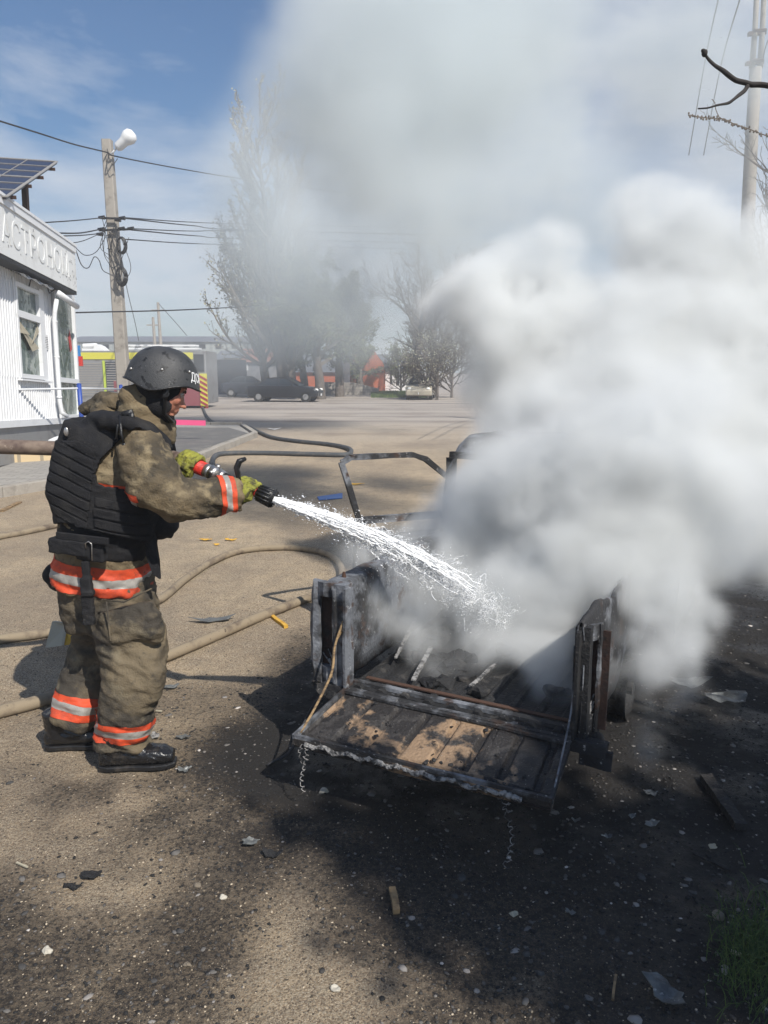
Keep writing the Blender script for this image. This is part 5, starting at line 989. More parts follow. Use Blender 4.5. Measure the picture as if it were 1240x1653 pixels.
for k_ in range(16): fbox(q, 205+k_*7, 206+k_*7, 556.5, 557.5, .36, .9)
put('roof_ladder', q, M['white_paint'], FE)
for x in (105, 262):
    q = MB(); c_ = Vector((FX(x), FY-.02, .48)); q.tube([c_, c_+Vector((0, .35, 0))], .48, 24); w_ = put('wheel', q, M['tyre'], FE); q = MB(); q.tube([c_-Vector((0, .02, 0)), c_+Vector((0, .01, 0))], .27, 16); put('rim', q, M['silver'], w_)
# blue and red sign by the bay corner
q = MB(); q.box(W(127, 572, 24), (.12, .05, .55)); s_ = put('pennant', q, pm('flag_blue', (.03, .2, .5), .6), None); q = MB(); q.box(W(130.5, 583, 24), (.12, .06, .3)); 
tag(s_, 'blue pennant hanging at the kiosk corner above a red one', 'pennant'); tag(put('pennant', q, M['red_hose'], None), 'red pennant hanging just under the blue one', 'pennant', 'pennants')
s_['group'] = 'pennants'
# ---------------------------------------------------------------- buildings at the far side
def gable(name, lab, xa, xb, yw, yr, Y, dep, wall, roofm, side=1, grp=None, base=None, roof_over=.25, wins=(), hip=False):
    a = W(xa, yw, Y); b = W(xb, yw, Y); zr = W(xa, yr, Y+dep*.5).z; o = thing(name, lab, 'building', Vector(((a.x+b.x)/2, Y, 0)), grp)
    q = MB(); q.box(((a.x+b.x)/2, Y+dep/2, a.z/2-.1), (b.x-a.x, dep, a.z+.2)); w_ = put('wall', q, wall, o)
    q = MB(); e = roof_over; i_ = (b.x-a.x)*.2 if hip else 0
    q.add([(a.x-e, Y-e, a.z+.01), (b.x+e, Y-e, a.z+.01), (b.x+e, Y+dep+e, a.z+.01), (a.x-e, Y+dep+e, a.z+.01), (a.x-e+i_, Y+dep/2, zr), (b.x+e-i_, Y+dep/2, zr)], [(0, 1, 5, 4), (3, 4, 5, 2), (0, 4, 3), (1, 2, 5), (0, 3, 2, 1)]); put('roof', q, roofm, o)
    for (x0, y0, x1, y1, mt) in wins:
        p = W(x0, y0, Y); r_ = W(x1, y1, Y); q = MB(); q.box(((p.x+r_.x)/2, Y-.01, (p.z+r_.z)/2), (abs(r_.x-p.x), .06, abs(r_.z-p.z))); wf = put('window', q, M[mt], o)
    return o
M['slate'] = pm('slate_roof', (.13, .14, .16), .8, layers=[((.2, .2, .21), 3, .5, .7)]); M['red_roof'] = pm('clay_roof', (.33, .13, .08), .9, layers=[((.2, .1, .07), 2, .5, .7), ((.45, .3, .22), 5, .6, .7)]); M['red_brick'] = bricks('orange_brick', (.5, .13, .06), (.44, .11, .05), (.33, .16, .1), .5, .16); M['grey_brick'] = bricks('grey_brick', (.25, .21, .19), (.2, .17, .16), (.28, .26, .24), .5, .2)
M['cream_wall'] = pm('cream_plaster', (.5, .44, .34), .9, layers=[((.36, .32, .26), 1, .5, .7)]); M['dim_wall'] = pm('grey_plaster', (.27, .27, .28), .9, layers=[((.18, .18, .19), 1, .5, .7)]); M['fence_dark'] = pm('dark_fence', (.1, .1, .12), .8, layers=[((.16, .13, .12), 2, .5, .7)])
WH = gable('warehouse', 'long low industrial hall with a flat grey roofline behind the fire engine', 90, 420, 552, 543, 105, 20, pm('hall_wall', (.32, .34, .32), .9, layers=[((.22, .24, .23), .3, .45, .6, 6, (3, 1, .3))]), M['slate'], wins=[(140+k_*26, 556, 150+k_*26, 563, 'dark') for k_ in range(10)])
gable('brick_outbuilding', 'low grey-brick outbuilding with dark lean-to roof right of the fire engine', 326, 350, 582, 573, 64, 6, M['grey_brick'], M['slate']); gable('cream_shed', 'cream-walled flat shed beside the brick outbuilding', 350, 384, 578, 566, 66, 6, M['cream_wall'], M['slate'])
gable('roofless_house', 'grey house with a damaged red-tiled roof behind the dark car', 384, 446, 585, 563, 66, 8, M['dim_wall'], M['red_roof'], wins=[(389, 588, 401, 598, 'white_paint'), (420, 590, 430, 603, 'dark')])
gable('long_brick_house', 'low orange-brick house half hidden behind the trees', 468, 541, 601, 574, 63, 7, M['red_brick'], M['slate'], wins=[(484, 590, 494, 612, 'dark'), (505, 592, 513, 606, 'dark')])
OH = gable('brick_house', 'bright orange-brick house with pointed gable, right of the green tree', 565, 622, 593, 572, 60, 8, M['red_brick'], M['slate'], wins=[(598, 574, 602, 584, 'white_paint'), (603, 574, 607, 584, 'white_paint'), (598, 586, 602, 596, 'dark')])
q = MB(); a = W(583, 628, 59.4); b = W(620, 628, 59.4); tp = W(603, 565, 59.4); l_ = W(583, 590, 59.4); r_ = W(620, 588, 59.4); q.prism([Vector((a.x, a.y, 0)), Vector((b.x, b.y, 0)), r_, tp, l_], (0, 0, 0), (0, .35, 0)); put('gable_wall', q, M['red_brick'], OH)
q = MB(); c_ = W(576, 572, 62); q.box(c_, (.7, .7, 1.4)); put('chimney', q, M['red_brick'], OH); q = MB(); q.box(W(602, 600, 59.35), (1.7, .12, .1)); put('brick_ledge', q, M['rust'], OH)
gable('white_cottage', 'whitewashed cottage under bare branches, right of the orange house', 622, 660, 598, 580, 64, 6, M['white_paint'], M['slate'], wins=[(630, 602, 633, 620, 'dark'), (640, 600, 645, 622, 'dark'), (651, 602, 655, 620, 'dark')])
q = MB(); a = G(352, 628); b = G(385, 628); q.box((W(350, 600, 58).x/2+W(392, 600, 58).x/2, 58, 1.3), (W(392, 600, 58).x-W(338, 600, 58).x, .15, 2.6)); tag(put('fence', q, M['fence_dark'], None), 'dark solid fence and gate behind the farther dark car', 'fence')
q = MB(); q.box((W(553, 600, 57).x, 57, 1.2), (W(564, 600, 57).x-W(540, 600, 57).x, .12, 2.4)); tag(put('gate', q, M['fence_dark'], None), 'dark blue metal gate between the two brick houses', 'gate')
M['rubble'] = bricks('stone_wall', (.36, .33, .29), (.28, .25, .23), (.2, .19, .17), .35, .2); q = MB(); x0 = W(522, 600, 56).x; x1 = W(612, 600, 56).x; q.prism([Vector((x0, 56, 0)), Vector((x1, 56, 0)), Vector((x1, 56, .45)), Vector((W(570, 600, 56).x, 56, .9)), Vector((x0, 56, .95))], (0, 0, 0), (0, .5, 0)); tag(put('stone_wall', q, M['rubble'], None), 'low wall of grey stones in front of the orange-brick houses', 'wall')
q = MB()
for k_ in range(5200):
    x = random.uniform(600, 690); Y = random.uniform(50, 60); p = W(x, 600, Y); p.z = 0; h_ = random.uniform(.1, .3); w_ = .05; d = random.uniform(-.1, .1); q.add([p+Vector((-w_, 0, 0)), p+Vector((w_, 0, 0)), p+Vector((d, 0, h_))], [(0, 1, 2)])
stuff(put('grass', q, M['grass'], None, fixn=False), 'green verge in front of the orange house and cottage', 'grass')
# ---------------------------------------------------------------- cars far off
def car(lab, cx, Y, L_, W_, H_, face, paint, grp, yaw=0, lights=(.8, .8, .75), prof=None, cab=None):
    o = thing('parked_car', lab, 'car', (cx, Y, 0), grp); F = lambda x, y, z: Matrix.Rotation(yaw, 3, 'Z') @ Vector((x*face, y, z))+Vector((cx, Y, 0))
    lo = prof or [(-.5, .3), (-.5, .6), (-.47, .68), (-.3, .7), (.15, .69), (.4, .6), (.48, .52), (.5, .4), (.49, .22), (.4, .17), (-.45, .18)]
    gh = cab or [(-.36, .68), (-.22, .97), (-.1, 1.0), (.06, .98), (.24, .67)]
    def ext(pr, w0, w1, zt=None):
        q = MB(); n_ = len(pr); rg = []
        for k_, (yy, sc) in enumerate(((-1, .93), (-.93, 1), (.93, 1), (1, .93))):
            rg.append([F(x*L_*(sc if k_ in (0, 3) else 1), yy*((w0+(w1-w0)*max(0, (z-.68)/.32)))*W_/2, (z-.45)*H_*(sc if k_ in (0, 3) else 1)+.45*H_) for x, z in pr])
        q.rings(rg); return q
    put('body', ext(lo, 1, 1), paint, o, bevel=.03); q = ext(gh, .94, .74); put('cabin', q, M['car_glass'], o)
    q = MB(); rf = [p for p in gh if p[1] > .9]; q.prism([F(x*L_, -W_*.36, z*H_+.005) for x, z in ((rf[0]), (rf[-1]))]+[F(x*L_, W_*.36, z*H_+.005) for x, z in ((rf[-1]), (rf[0]))], (0, 0, 0), (0, 0, .03)); put('roof_skin', q, paint, o)
    q = MB()
    for y in (-1, 1):
        for a, b in zip(gh, gh[1:]): q.beam(F(a[0]*L_, y*W_*(.5*.94-(.1 if a[1] > .9 else 0)), a[1]*H_), F(b[0]*L_, y*W_*(.47-(.1 if b[1] > .9 else 0)), b[1]*H_), .06, .06)
        q.beam(F(-.05*L_, y*W_*.47, .68*H_), F(-.05*L_, y*W_*.375, .98*H_), .07, .05)
    put('window_pillar', q, paint, o)
    for x in (-.32, .33):
        for y in (-1, 1):
            q = MB(); a = F(x*L_, y*W_*.5, .3); b = F(x*L_, y*W_*.38, .3); q.tube([a, b], .31, 20); w_ = put('wheel', q, M['tyre'], o); q = MB(); q.tube([a+(a-b)*.08, a], .17, 12); put('rim', q, M['grey_panel'], w_)
    for y in (-1, 1): q = MB(); q.ball(F(.465*L_, y*W_*.36, .5*H_), (.14, .16, .09), 10, 6); put('headlight', q, pm('lens', lights, .2), o, True)
    q = MB(); q.box(F(.505*L_, 0, .3*H_), (.04, .5, .12)); put('number_plate', q, M['white_paint'], o)
    q = MB()
    for y in (-1, 1): q.box(F(.15*L_, y*W_*.53, .7*H_), (.12, .14, .1))
    put('wing_mirror', q, paint, o); return o
M['car_glass'] = pm('car_glass', (.02, .025, .03), .15); blk = pm('black_car_paint', (.012, .013, .017), .3, coat=.3)
c1 = G(460, 647.5); CG = 'cars parked across the square'
car('black saloon with bright headlight, broadside in the middle of the square', W(461, 647, 43.5).x, 43.5, 4.2, 1.75, 1.36, 1, blk, CG, yaw=-.12)
car('farther dark car by the fence, partly behind the black saloon', W(402, 628, 52).x, 52, 3.6, 1.7, 1.4, 1, pm('dark_blue_paint', (.03, .035, .05), .4), CG, yaw=.1)
car('old cream hatchback facing the camera under the bare tree', W(680, 637, 47).x, 47.5, 3.9, 1.6, 1.38, 1, pm('cream_car_paint', (.42, .38, .3), .5), CG, yaw=R(-97))
# ---------------------------------------------------------------- trees
def branches(q, p, d, l_, r_, lv, rr, cfg, tips):
    seg_ = cfg['seg'][lv]; pts = [p]; rad = [r_]; dd_ = d.normalized(); up = cfg['up'][lv]; wob = cfg['wob'][lv]
    for i in range(seg_):
        dd_ = (dd_+Vector((rr.gauss(0, wob), rr.gauss(0, wob), rr.gauss(0, wob)+up))).normalized(); p = p+dd_*l_/seg_; pts.append(p); rad.append(max(r_*(1-.85*(i+1)/seg_), cfg['rmin']))
    q.tube(pts, rad, cfg['sides'][lv], cap=False)
    if lv+1 >= len(cfg['n']): tips.append(pts); return
    for k_ in range(cfg['n'][lv+1]):
        t_ = cfg['start'][lv]+(1-cfg['start'][lv])*((k_+rr.random())/cfg['n'][lv+1]); i = min(int(t_*seg_), seg_-1); f_ = t_*seg_-i; bp = pts[i].lerp(pts[i+1], f_); ax_ = (pts[i+1]-pts[i]).normalized()
        side_ = (Matrix.Rotation(rr.uniform(0, 6.283), 3, ax_) @ ax_.orthogonal().normalized()); an = cfg['ang'][lv]*rr.uniform(.7, 1.3); nd_ = ax_*math.cos(an)+side_*math.sin(an)
        branches(q, bp, nd_, l_*cfg['len'][lv]*(1-.45*t_)*rr.uniform(.7, 1.25), max(rad[i]*.55, cfg['rmin']), lv+1, rr, cfg, tips)
def tree(name, label, x, Y, H_, cfg, seed, grp=None, leaf=None, lsz=.1, nl=3, barkm=None, twm=None, lean=(0, 0), z0=0, world=None):
    base_ = world if world else Vector((W(x, 600, Y).x, Y, z0)); rr = random.Random(seed); o = thing(name, label, 'tree', base_, grp)
    qt = MB(); tips = []; n_ = len(cfg['n']); q = MB(); 
    branches(q, Vector(base_), Vector((lean[0], lean[1], 1)), H_, cfg['r0'], 0, rr, cfg, tips)
    nt_ = (cfg['seg'][0]+1)*cfg['sides'][0]; nf = cfg['seg'][0]*cfg['sides'][0]
    qt.v = q.v[:nt_]; qt.f = q.f[:nf]; qt.m = [0]*nf; put('trunk', qt, barkm or M['bark'], o, True, fixn=False)
    qc = MB(); qc.v = q.v[nt_:]; qc.f = [tuple(i-nt_ for i in f) for f in q.f[nf:]]; qc.m = [0]*len(qc.f); cr_ = put('crown', qc, twm or M['twig'], o, False, fixn=False)
    if leaf:
        ql = MB()
        for pts in tips:
            for _ in range(nl if nl >= 1 else (1 if rr.random() < nl else 0)):
                i = rr.randrange(len(pts)); c_ = pts[i]+Vector((rr.gauss(0, lsz), rr.gauss(0, lsz), rr.gauss(0, lsz))); a = Vector((rr.gauss(0, 1), rr.gauss(0, 1), rr.gauss(0, 1))).normalized(); b = a.orthogonal().normalized(); s_ = lsz*rr.uniform(.4, 1.1); ql.add([c_-a*s_, c_+b*s_*.55, c_+a*s_, c_-b*s_*.55], [(0, 1, 2, 3)])
        put('foliage', ql, leaf, cr_, fixn=False)
    return o
TG_ = 'trees across the square'
pop = dict(n=[1, 46, 8, 6], seg=[10, 6, 4, 2], sides=[8, 4, 3, 3], up=[.02, .16, .12, .08], wob=[.02, .07, .1, .15], start=[.14, .15, .15], ang=[.75, .5, .5], len=[.42, .4, .42], r0=.42, rmin=.016)
tree('poplar', 'tallest pale poplar fading into the smoke behind the black saloon', 462, 50, 16.2, pop, 3, TG_, M['catkin'], .1, 2, lean=(-.15, 0))
pop2 = dict(pop); pop2['n'] = [1, 40, 8, 6]; pop2['len'] = [.55, .42, .42]; pop2['ang'] = [.9, .5, .55]; pop2['r0'] = .35
tree('poplar', 'broader pale poplar left of the tallest, reaching over the sheds', 432, 53, 10.8, pop2, 8, TG_, M['catkin'], .13, 3, lean=(-.16, 0)); tree('poplar', 'twin-stemmed pale poplar just right of the tallest trunk', 472, 54, 10.0, pop2, 12, TG_, M['catkin'], .13, 3, lean=(-.02, 0))
mpl = dict(n=[1, 22, 9, 7], seg=[6, 6, 4, 2], sides=[8, 4, 3, 3], up=[.01, .05, .04, 0], wob=[.03, .1, .15, .2], start=[.3, .2, .15], ang=[1.0, .75, .75], len=[.62, .48, .45], r0=.34, rmin=.014)
tree('leafy_tree', 'leafing green tree in front of the long brick house', 517, 47, 6.6, mpl, 5, TG_, M['leaf'], .12, 9); tree('leafy_tree', 'green tree behind and right of the leafing one, overhanging the gate', 548, 52, 6.4, mpl, 15, TG_, M['leaf'], .12, 9)
tree('leafy_tree', 'small pale green tree partly covering the orange gable', 582, 58, 3.4, mpl, 25, TG_, M['leaf'], .1, 3); tree('leafy_tree', 'dark leafing tree behind the long brick house between poplars and maple', 492, 58, 5.6, mpl, 35, TG_, M['leaf'], .12, 8)
bare = dict(n=[1, 16, 8, 7], seg=[8, 8, 5, 3], sides=[8, 5, 4, 3], up=[.0, .08, .05, .03], wob=[.05, .13, .16, .2], start=[.25, .15, .15], ang=[.85, .65, .6], len=[.7, .55, .5], r0=.33, rmin=.013)
tree('bare_tree', 'big bare tree beside the cream hatchback at the edge of the smoke', 668, 49, 7.6, bare, 4, TG_, barkm=M['twig_dark'], twm=M['bark'], lean=(.04, 0)); tree('bare_tree', 'bare tree mostly lost in smoke right of the big bare one', 700, 53, 7.2, bare, 14, TG_, twm=M['bark'])
bush = dict(n=[1, 30, 9, 6], seg=[4, 5, 4, 2], sides=[5, 4, 3, 3], up=[0, .05, .03, 0], wob=[.05, .15, .2, .2], start=[.05, .1, .1], ang=[.9, .6, .6], len=[.8, .5, .45], r0=.1, rmin=.014)
tree('bush', 'tall tangled leafless bush right behind the cream hatchback', 706, 46, 3.4, bush, 6, 'bushes across the square', M['catkin'], .08, 1, twm=M['bark']); tree('bush', 'leafless bush left of the cottage under the big bare tree', 648, 60, 3.0, bush, 16, 'bushes across the square', M['leaf'], .1, 1, twm=M['bark']); tree('bush', 'leafless bush farthest right in the smoke edge', 730, 50, 3.6, bush, 26, 'bushes across the square', twm=M['bark'])
# trees to the right and the tall double pole
RG = 'trees at the right edge'
shrub = dict(n=[1, 18, 7, 5], seg=[7, 7, 5, 3], sides=[6, 4, 3, 3], up=[.0, .12, .08, .05], wob=[.05, .1, .15, .2], start=[.2, .15, .15], ang=[.7, .5, .5], len=[.42, .5, .45], r0=.16, rmin=.006)
tree('bare_tree', 'slender bare tree at the right edge left of the tall twin pole', 1222, 15, 5.0, shrub, 31, RG, twm=M['bark']); tree('bare_tree', 'bare tree at the right edge behind the tall twin pole', 1280, 17, 6.4, shrub, 33, RG, twm=M['bark'])
AP = thing('twin_pole', 'tall twin-legged concrete power pole with steel clamps at the upper right', 'power pole', W(1198, 600, 20)); AP.location.z = 0
def vl(x, y): return W(x, y, 20)
q = MB(); b_0 = vl(1206, 380); dn = (b_0-vl(1222, 60)).normalized(); b_1 = b_0+dn*(b_0.z/abs(dn.z)); q.tube([b_1, b_0, vl(1212, 250), vl(1220, 110)], [.17, .17, .155, .14], 12); put('shaft', q, M['concrete'], AP, True)
q = MB(); q.tube([vl(1214, 110), vl(1219, 45), vl(1224, -60)], [.075, .065, .06], 8); q.tube([vl(1227, 110), vl(1231, 45), vl(1236, -60)], [.075, .065, .06], 8); put('leg', q, M['concrete'], AP, True)
for (x, y) in ((1222, 55), (1218, 103)):
    q = MB(); q.beam(vl(x-14, y), vl(x+14, y-2), .1, .08); q.tube([vl(x-9, y-1)+Vector((0, -.15, 0)), vl(x+10, y-2)+Vector((0, -.15, 0))], .04, 6)
    put('clamp', q, M['rust'], AP)
wire('left steep wire rising beside the tall twin pole', [W(1112, 250, 24), W(1138, 100, 18), W(1166, -30, 13)], .014); wire('right steep wire rising beside the tall twin pole', [W(1136, 250, 24), W(1163, 110, 18), W(1200, -20, 13)], .014); wire('stay wire running down right of the twin pole', [W(1232, 95, 20), W(1238, 70, 19), W(1262, 10, 18)], .014)
# the shade tree standing right of and behind the camera; its bough reaches into view
sh_ = dict(n=[1, 15, 9, 8], seg=[8, 8, 5, 3], sides=[10, 6, 4, 3], up=[.0, .03, .03, 0], wob=[.04, .1, .16, .2], start=[.35, .2, .15], ang=[1.0, .7, .7], len=[.5, .5, .45], r0=.2, rmin=.005)
ST = tree('shade_tree', 'dark bough of the tree overhanging the upper right corner', 0, 0, 5.2, sh_, 41, None, M['leaf'], .11, 12, twm=M['twig_dark'], barkm=M['twig_dark'], world=Vector((5.1, -1.75, 0)))
q = MB(); Yb = 3.0
q.tube(spline([Vector((5.3, -1.5, 3.0)), Vector((3.9, .4, 3.3)), W(1500, 150, 2.6), W(1340, 142, Yb-.15), W(1240, 137, Yb), W(1208, 135, Yb), W(1185, 127, Yb), W(1163, 112, Yb), W(1148, 98, Yb), W(1139, 88, Yb), W(1136, 82, Yb)], 6), [max(.05-.003*i, .0165-.00022*i) for i in range(61)], 8)
q.tube(spline([W(1207, 138, Yb), W(1198, 150, Yb-.01), W(1182, 164, Yb-.03), W(1160, 170, Yb-.04), W(1127, 175, Yb-.05)], 6), [max(.0035, .009-.00025*i) for i in range(25)], 7)
q.ball(W(1137, 85, Yb), (.01, .012, .014), 7, 5); q.ball(W(1135, 81, Yb), .008, 6, 4)
o = put('bough', q, M['twig_dark'], ST, True); crumple(o.data, .007, 20, 3)
q = MB(); tw = [W(1290, 236, 5), W(1240, 220, 5), W(1206, 207, 5), W(1185, 200, 5), W(1168, 192, 5), W(1150, 191, 5), W(1130, 189, 5), W(1111, 186, 5)]; q.tube(spline(tw, 5), .0035, 5); q.tube(spline([W(1162, 191, 5), W(1156, 178, 5), W(1154, 166, 5), W(1149, 160, 5)], 4), .0025, 5)
for p in spline(tw, 9)[6:]: q.ball(p+Vector((random.uniform(-.008, .008), 0, random.uniform(-.012, .012))), (.0065, .005, .008), 5, 4)
put('budding_twig', q, M['twig'], ST)

# ---------------------------------------------------------------- smoke
def lattice_noise(shape, cells, rng):
    c = [max(2, int(math.ceil(s))+2) for s in cells]; g = rng.rand(*c).astype(np.float32)
    for ax in range(3):
        t = np.linspace(0, cells[ax], shape[ax]); i = np.minimum(t.astype(int), g.shape[ax]-2); f = t-i; f = (f*f*(3-2*f)).astype(np.float32)
        sh = [1, 1, 1]; sh[ax] = -1; f = f.reshape(sh)
        g = np.take(g, i, ax)*(1-f)+np.take(g, i+1, ax)*f
    return g
def fbm(shape, size, base, octs, rng, rough=.5, billow=False):
    o = np.zeros(shape, np.float32); a = 1; t = 0
    for k in range(octs):
        n = lattice_noise(shape, [s/base*2**k for s in size], rng)*2-1
        if billow: n = 1-2*np.abs(n)
        o += a*n; t += a; a *= rough
    return o/t
def make_smoke(name, lo, hi, vs, puffs, dens, seed, mat, amp=.55, nbase=.9, warp=.25, label='', curl=.9):
    lo = np.array(lo, float); hi = np.array(hi, float); n = np.round((hi-lo)/vs).astype(int)+1
    hi = lo+(n-1)*vs; shp = tuple(n); rng = np.random.RandomState(seed); size = hi-lo
    ax = [np.linspace(lo[i], hi[i], n[i], dtype=np.float32) for i in range(3)]
    X, Y, Z = np.meshgrid(*ax, indexing='ij')
    wv = [fbm(shp, size, nbase*1.2, 4, rng)*warp*2 for _ in range(3)]
    X = X+wv[0]; Y = Y+wv[1]; Z = Z+wv[2]
    F = np.zeros(shp, np.float32)
    for (p, r, wgt) in puffs:
        pad = r*1.7+warp*2
        i0 = np.maximum(((np.array(p)-pad-lo)/vs).astype(int), 0); i1 = np.minimum(((np.array(p)+pad-lo)/vs).astype(int)+1, n)
        if (i1 <= i0).any(): continue
        s = tuple(slice(a, b) for a, b in zip(i0, i1))
        d2 = ((X[s]-p[0])**2+(Y[s]-p[1])**2+(Z[s]-p[2])**2)/(r*r)
        F[s] += wgt*np.exp(-1.6*d2)*np.clip(1.6-.6*d2, 0, 1)
    an = size*np.array([1, 1, .62]); cl = lambda v, i: np.clip(v, 0, n[i]-1)
    ij = np.meshgrid(*[np.arange(q) for q in n], indexing='ij'); w2 = [(fbm(shp, size, nbase*.8, 5, rng, .62)*curl*nbase/vs).astype(np.int32) for _ in range(3)]
    gi_ = tuple(cl(ij[i]+w2[i], i) for i in range(3))
    big = fbm(shp, an, nbase, 6, rng, .68)[gi_]; fine = fbm(shp, an, nbase*.45, 5, rng, .74, True)[gi_]
    D = F*(1+2.3*amp*big+1.1*amp*fine)-amp*.16
    D = 1.15*np.clip(D, 0, None)**1.45; D = D/(1+D*.3)
    e = np.ones(shp, np.float32)       # fade at the domain's faces
    for i in range(3):
        sh = [1, 1, 1]; sh[i] = -1; t = np.minimum(np.arange(n[i]), np.arange(n[i])[::-1]).reshape(sh)
        e = e*np.clip(t/6., 0, 1)
    D = (D*e*dens).astype(np.float32)
    me = bpy.data.meshes.new(name); me.vertices.add(D.size)
    co = np.stack(np.meshgrid(*ax, indexing='ij'), -1).reshape(-1, 3); me.vertices.foreach_set('co', co.ravel())
    at = me.attributes.new('puff', 'FLOAT', 'POINT'); at.data.foreach_set('value', D.ravel())
    o = bpy.data.objects.new(name, me); C.objects.link(o); me.materials.append(mat)
    g = bpy.data.node_groups.new(name, 'GeometryNodeTree')
    g.interface.new_socket('Geometry', in_out='INPUT', socket_type='NodeSocketGeometry'); g.interface.new_socket('Geometry', in_out='OUTPUT', socket_type='NodeSocketGeometry')
    gi = N(g, 'NodeGroupInput'); go = N(g, 'NodeGroupOutput'); vc = N(g, 'GeometryNodeVolumeCube'); sm = N(g, 'GeometryNodeSetMaterial'); sm.inputs['Material'].default_value = mat
    vc.inputs['Min'].default_value = lo; vc.inputs['Max'].default_value = hi
    for k, q in zip(('Resolution X', 'Resolution Y', 'Resolution Z'), n): vc.inputs[k].default_value = int(q)
    ps = N(g, 'GeometryNodeInputPosition'); sp = N(g, 'ShaderNodeSeparateXYZ'); g.links.new(ps.outputs[0], sp.inputs[0]); idx = None
    for i, st in enumerate((n[1]*n[2], n[2], 1)):
        a = N(g, 'ShaderNodeMath', operation='SUBTRACT'); a.inputs[1].default_value = lo[i]; g.links.new(sp.outputs[i], a.inputs[0])
        b = N(g, 'ShaderNodeMath', operation='DIVIDE'); b.inputs[1].default_value = vs; g.links.new(a.outputs[0], b.inputs[0])
        c = N(g, 'FunctionNodeFloatToInt', rounding_mode='ROUND'); g.links.new(b.outputs[0], c.inputs[0])
        d = N(g, 'FunctionNodeIntegerMath', operation='MULTIPLY_ADD'); d.inputs[1].default_value = int(st); g.links.new(c.outputs[0], d.inputs[0])
        if idx: g.links.new(idx.outputs[0], d.inputs[2])
        else: d.inputs[2].default_value = 0
        idx = d
    si = N(g, 'GeometryNodeSampleIndex', data_type='FLOAT', domain='POINT'); na = N(g, 'GeometryNodeInputNamedAttribute', data_type='FLOAT'); na.inputs[0].default_value = 'puff'
    g.links.new(gi.outputs[0], si.inputs[0]); g.links.new(na.outputs[0], si.inputs[1]); g.links.new(idx.outputs[0], si.inputs['Index'])
    g.links.new(si.outputs[0], vc.inputs['Density']); g.links.new(vc.outputs[0], sm.inputs[0]); g.links.new(sm.outputs[0], go.inputs[0])
    m = o.modifiers.new('volume', 'NODES'); m.node_group = g
    o['kind'] = 'stuff'; o['label'] = label; o['category'] = 'smoke'
    print('SMOKE', name, n, D.max(), D.mean())
    return o
def smoke_mat(name, col, ani):
    m = bpy.data.materials.new(name); m.use_nodes = True; t = m.node_tree; t.nodes.clear()
    o = N(t, 'ShaderNodeOutputMaterial'); v = N(t, 'ShaderNodeVolumePrincipled'); v.inputs['Color'].default_value = (*col, 1)
    v.inputs['Density'].default_value = 1; v.inputs['Anisotropy'].default_value = ani; t.links.new(v.outputs[0], o.inputs['Volume'])
    return m
SM = smoke_mat('smoke', (.94, .95, .944), -.1); SMF = smoke_mat('far_smoke', (.84, .88, .89), -.05)
def PF(x, y, Y, rpx, w=1.0):          # a puff of smoke: centre as seen, real distance, radius
    p = W(x, y, Y); return (tuple(p), rpx*Y/FPX, w)
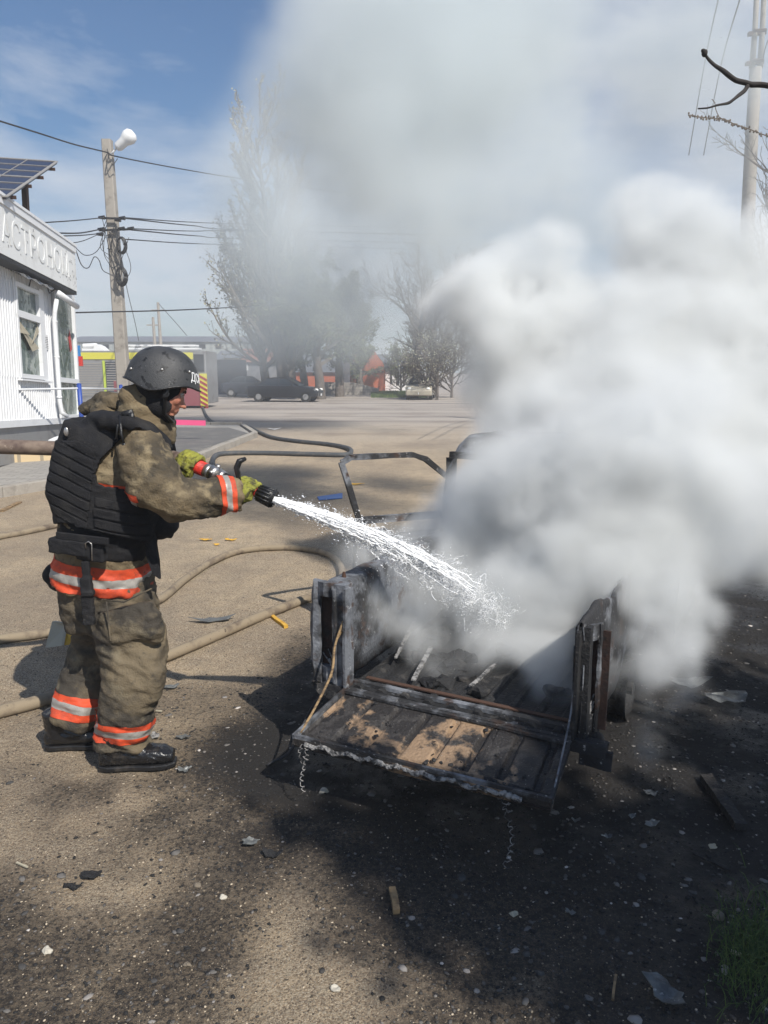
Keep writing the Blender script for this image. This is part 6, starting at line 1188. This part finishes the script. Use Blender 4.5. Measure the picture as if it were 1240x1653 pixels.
NEAR = [ # the smoke boiling out of bed and cab
 PF(660,950,3.6,75,.45),PF(720,930,3.75,90,.6),PF(640,1000,3.3,50,.2),PF(760,1060,3.3,70,.3),PF(780,870,3.9,80,.7),PF(850,860,3.9,90,.8),PF(780,800,4.2,60,.7),PF(840,760,4.2,90,.9),PF(930,790,4.0,110,1.0),PF(760,800,4.0,50,.8),PF(800,860,3.8,70,.9),PF(860,800,3.8,80,1),PF(940,780,3.6,90,1.1),PF(1030,780,3.4,90,1.1),PF(960,900,3.3,80,.9),PF(1090,880,3.3,90,1),PF(880,960,3.3,70,.8),PF(830,1000,3.3,70,.7),PF(1160,820,3.6,90,.9),PF(1000,1060,2.5,40,.7),PF(960,1010,2.7,40,.6),PF(715,850,4.0,50,.6),PF(660,900,4.0,50,.6),PF(600,960,3.4,45,.5),PF(740,760,4.2,40,.45),PF(810,740,4.05,55,.8),PF(1010,800,3.5,70,.8),PF(1090,800,3.5,80,.8),PF(960,860,3.3,60,.6),PF(1040,1030,2.55,60,.8),PF(1000,980,2.6,50,.7),PF(1070,1090,2.45,40,.45),PF(880,720,4.0,80,.8),PF(960,760,3.8,90,.8),PF(1040,760,3.8,100,.8),PF(1100,880,3.6,90,.8),PF(1010,900,3.5,80,.7),PF(900,860,3.7,70,.6),PF(840,1100,3.0,60,.45),PF(900,1000,3.3,95,1),PF(870,930,3.6,110,1.1),
 PF(960,920,3.5,120,1.2),PF(1050,860,3.9,130,1.2),PF(1140,800,4.3,120,1),PF(1000,800,4.2,140,1.1),PF(900,830,4.4,120,.8),PF(820,800,4.6,110,.8),PF(730,850,4.3,60,.5),
 PF(690,880,4.2,60,.4),PF(810,720,5.0,80,.9),PF(860,700,5.0,120,1),PF(960,700,4.8,150,1.2),PF(1080,720,4.6,150,1.2),PF(1180,700,4.8,140,1.1),
 PF(820,620,5.3,110,1.1),PF(900,560,5.4,140,1.1),PF(1010,580,5.2,150,1.2),PF(1120,560,5.2,150,1.3),PF(1220,560,5.2,140,1.2),PF(1240,680,5.2,130,1.1),
 PF(790,520,5.6,80,.9),PF(870,470,5.7,90,.9),PF(1100,450,5.6,100,1.1),PF(1190,460,5.6,95,1.0),PF(1060,360,5.8,70,.8),PF(1240,470,5.6,100,1),PF(760,640,5.3,50,.6),
 PF(990,1080,2.7,50,.6),PF(1030,1040,2.8,60,.55),PF(1060,980,3.0,60,.6),PF(1010,1160,2.6,50,.3),PF(600,965,3.4,55,.62),PF(660,985,3.4,65,.7),PF(720,1030,3.3,65,.72),PF(790,1075,3.15,65,.8),PF(860,1115,2.95,60,.75),PF(640,1040,3.2,45,.5),PF(760,980,3.5,70,.8),PF(820,1040,3.3,60,.8),PF(900,1080,3.0,45,.7),PF(850,1060,3.2,70,.5),PF(880,1130,2.9,50,.3),PF(590,930,3.6,50,.4),PF(940,700,3.6,90,.6),PF(1060,640,3.8,90,.7),PF(960,1120,2.75,30,.3),PF(1200,900,4.2,60,.5),PF(1100,1090,2.7,60,.12),PF(1070,960,2.9,75,.8),PF(1100,1010,2.9,50,.35),PF(1040,900,3.1,80,.8),PF(940,1090,2.8,35,.5)]
FAR = [ # the column drifting up and away
 PF(900,420,6.5,150,.5),PF(820,330,7,150,.5),PF(720,260,7.5,140,.5),PF(620,330,8,130,.55),PF(540,380,8.5,90,.5),PF(560,260,8.5,110,.45),PF(640,180,8,150,.5),PF(540,140,8.5,110,.4),
 PF(760,120,8,170,.5),PF(880,180,7.5,160,.4),PF(620,60,8.5,160,.5),PF(740,-20,8.5,180,.5),PF(880,20,8,170,.4),PF(1000,80,8,150,.35),PF(520,20,9,110,.35),
 PF(1000,260,7.5,130,.3),PF(1110,180,8,120,.25),PF(1120,60,8,130,.3),PF(1000,420,6.6,120,.5),PF(700,450,8,110,.4),PF(600,430,8.5,80,.3),PF(1220,300,7.5,90,.25),PF(1230,100,8,100,.15),
 PF(500,450,9,80,.14),PF(430,470,9.5,90,.1),PF(520,560,10,100,.07),PF(640,560,8,90,.12),PF(680,660,7,60,.2),PF(420,330,10,80,.1),PF(760,420,7,110,.5),PF(480,230,9.5,90,.25)]
def grow(pfs, k, seed):                # child puffs give each billow its own lobes
    rr = random.Random(seed); o = []
    for p, r, wg in pfs:
        o.append((p, r, wg))
        for _ in range(k):
            v = Vector((rr.gauss(0, 1), rr.gauss(0, 1), rr.gauss(0, 1))).normalized()*r*rr.uniform(.5, .95)
            o.append((tuple(Vector(p)+v), r*rr.uniform(.25, .5), wg*rr.uniform(.3, .8)))
    return o
make_smoke('smoke', (-.9, 2.0, .05), (4.2, 7.2, 3.9), .03, grow(NEAR, 6, 3), 5.6, 11, SM, 1.0, .62, .2, 'dense pale grey smoke boiling out of the burnt pickup')
make_smoke('smoke', (-14, 14, .1), (9, 34, 12), .35, grow([PF(430,560,22,90,1),PF(520,540,24,110,1.2),PF(380,600,26,60,.6),PF(600,540,22,80,.5),PF(480,450,22,110,1.2),PF(410,370,22,100,1.7),PF(400,270,22,80,1.6),PF(560,400,20,120,1.2),PF(710,560,20,70,.7),PF(640,430,22,80,.6),PF(470,330,24,80,.7),PF(330,570,30,50,.5)], 4, 8), .26, 13, SMF, .8, 4, .8, 'thin smoke drifting low over the far trees and cars')
make_smoke('smoke', (-4.0, 5.2, .3), (6.5, 12, 9.5), .11, grow(FAR, 5, 5), 1.15, 12, SMF, 1.2, 1.6, .5, 'thin drifting smoke column rising over the square')
# ---------------------------------------------------------------- air haze over the square
def smoke_mat0(name, col, ani, d):
    m = bpy.data.materials.new(name); m.use_nodes = True; t = m.node_tree; t.nodes.clear()
    o = N(t, 'ShaderNodeOutputMaterial'); v = N(t, 'ShaderNodeVolumePrincipled'); v.inputs['Color'].default_value = (*col, 1)
    v.inputs['Density'].default_value = d; v.inputs['Anisotropy'].default_value = ani; t.links.new(v.outputs[0], o.inputs['Volume']); return m
M['haze_vol'] = smoke_mat0('haze_air', (.86, .88, .92), .1, .0032)
q = MB(); q.box((0, 60, 9.5), (300, 170, 21)); hz = put('haze', q, M['haze_vol'], None); stuff(hz, 'thin bluish haze hanging over the square', 'haze')
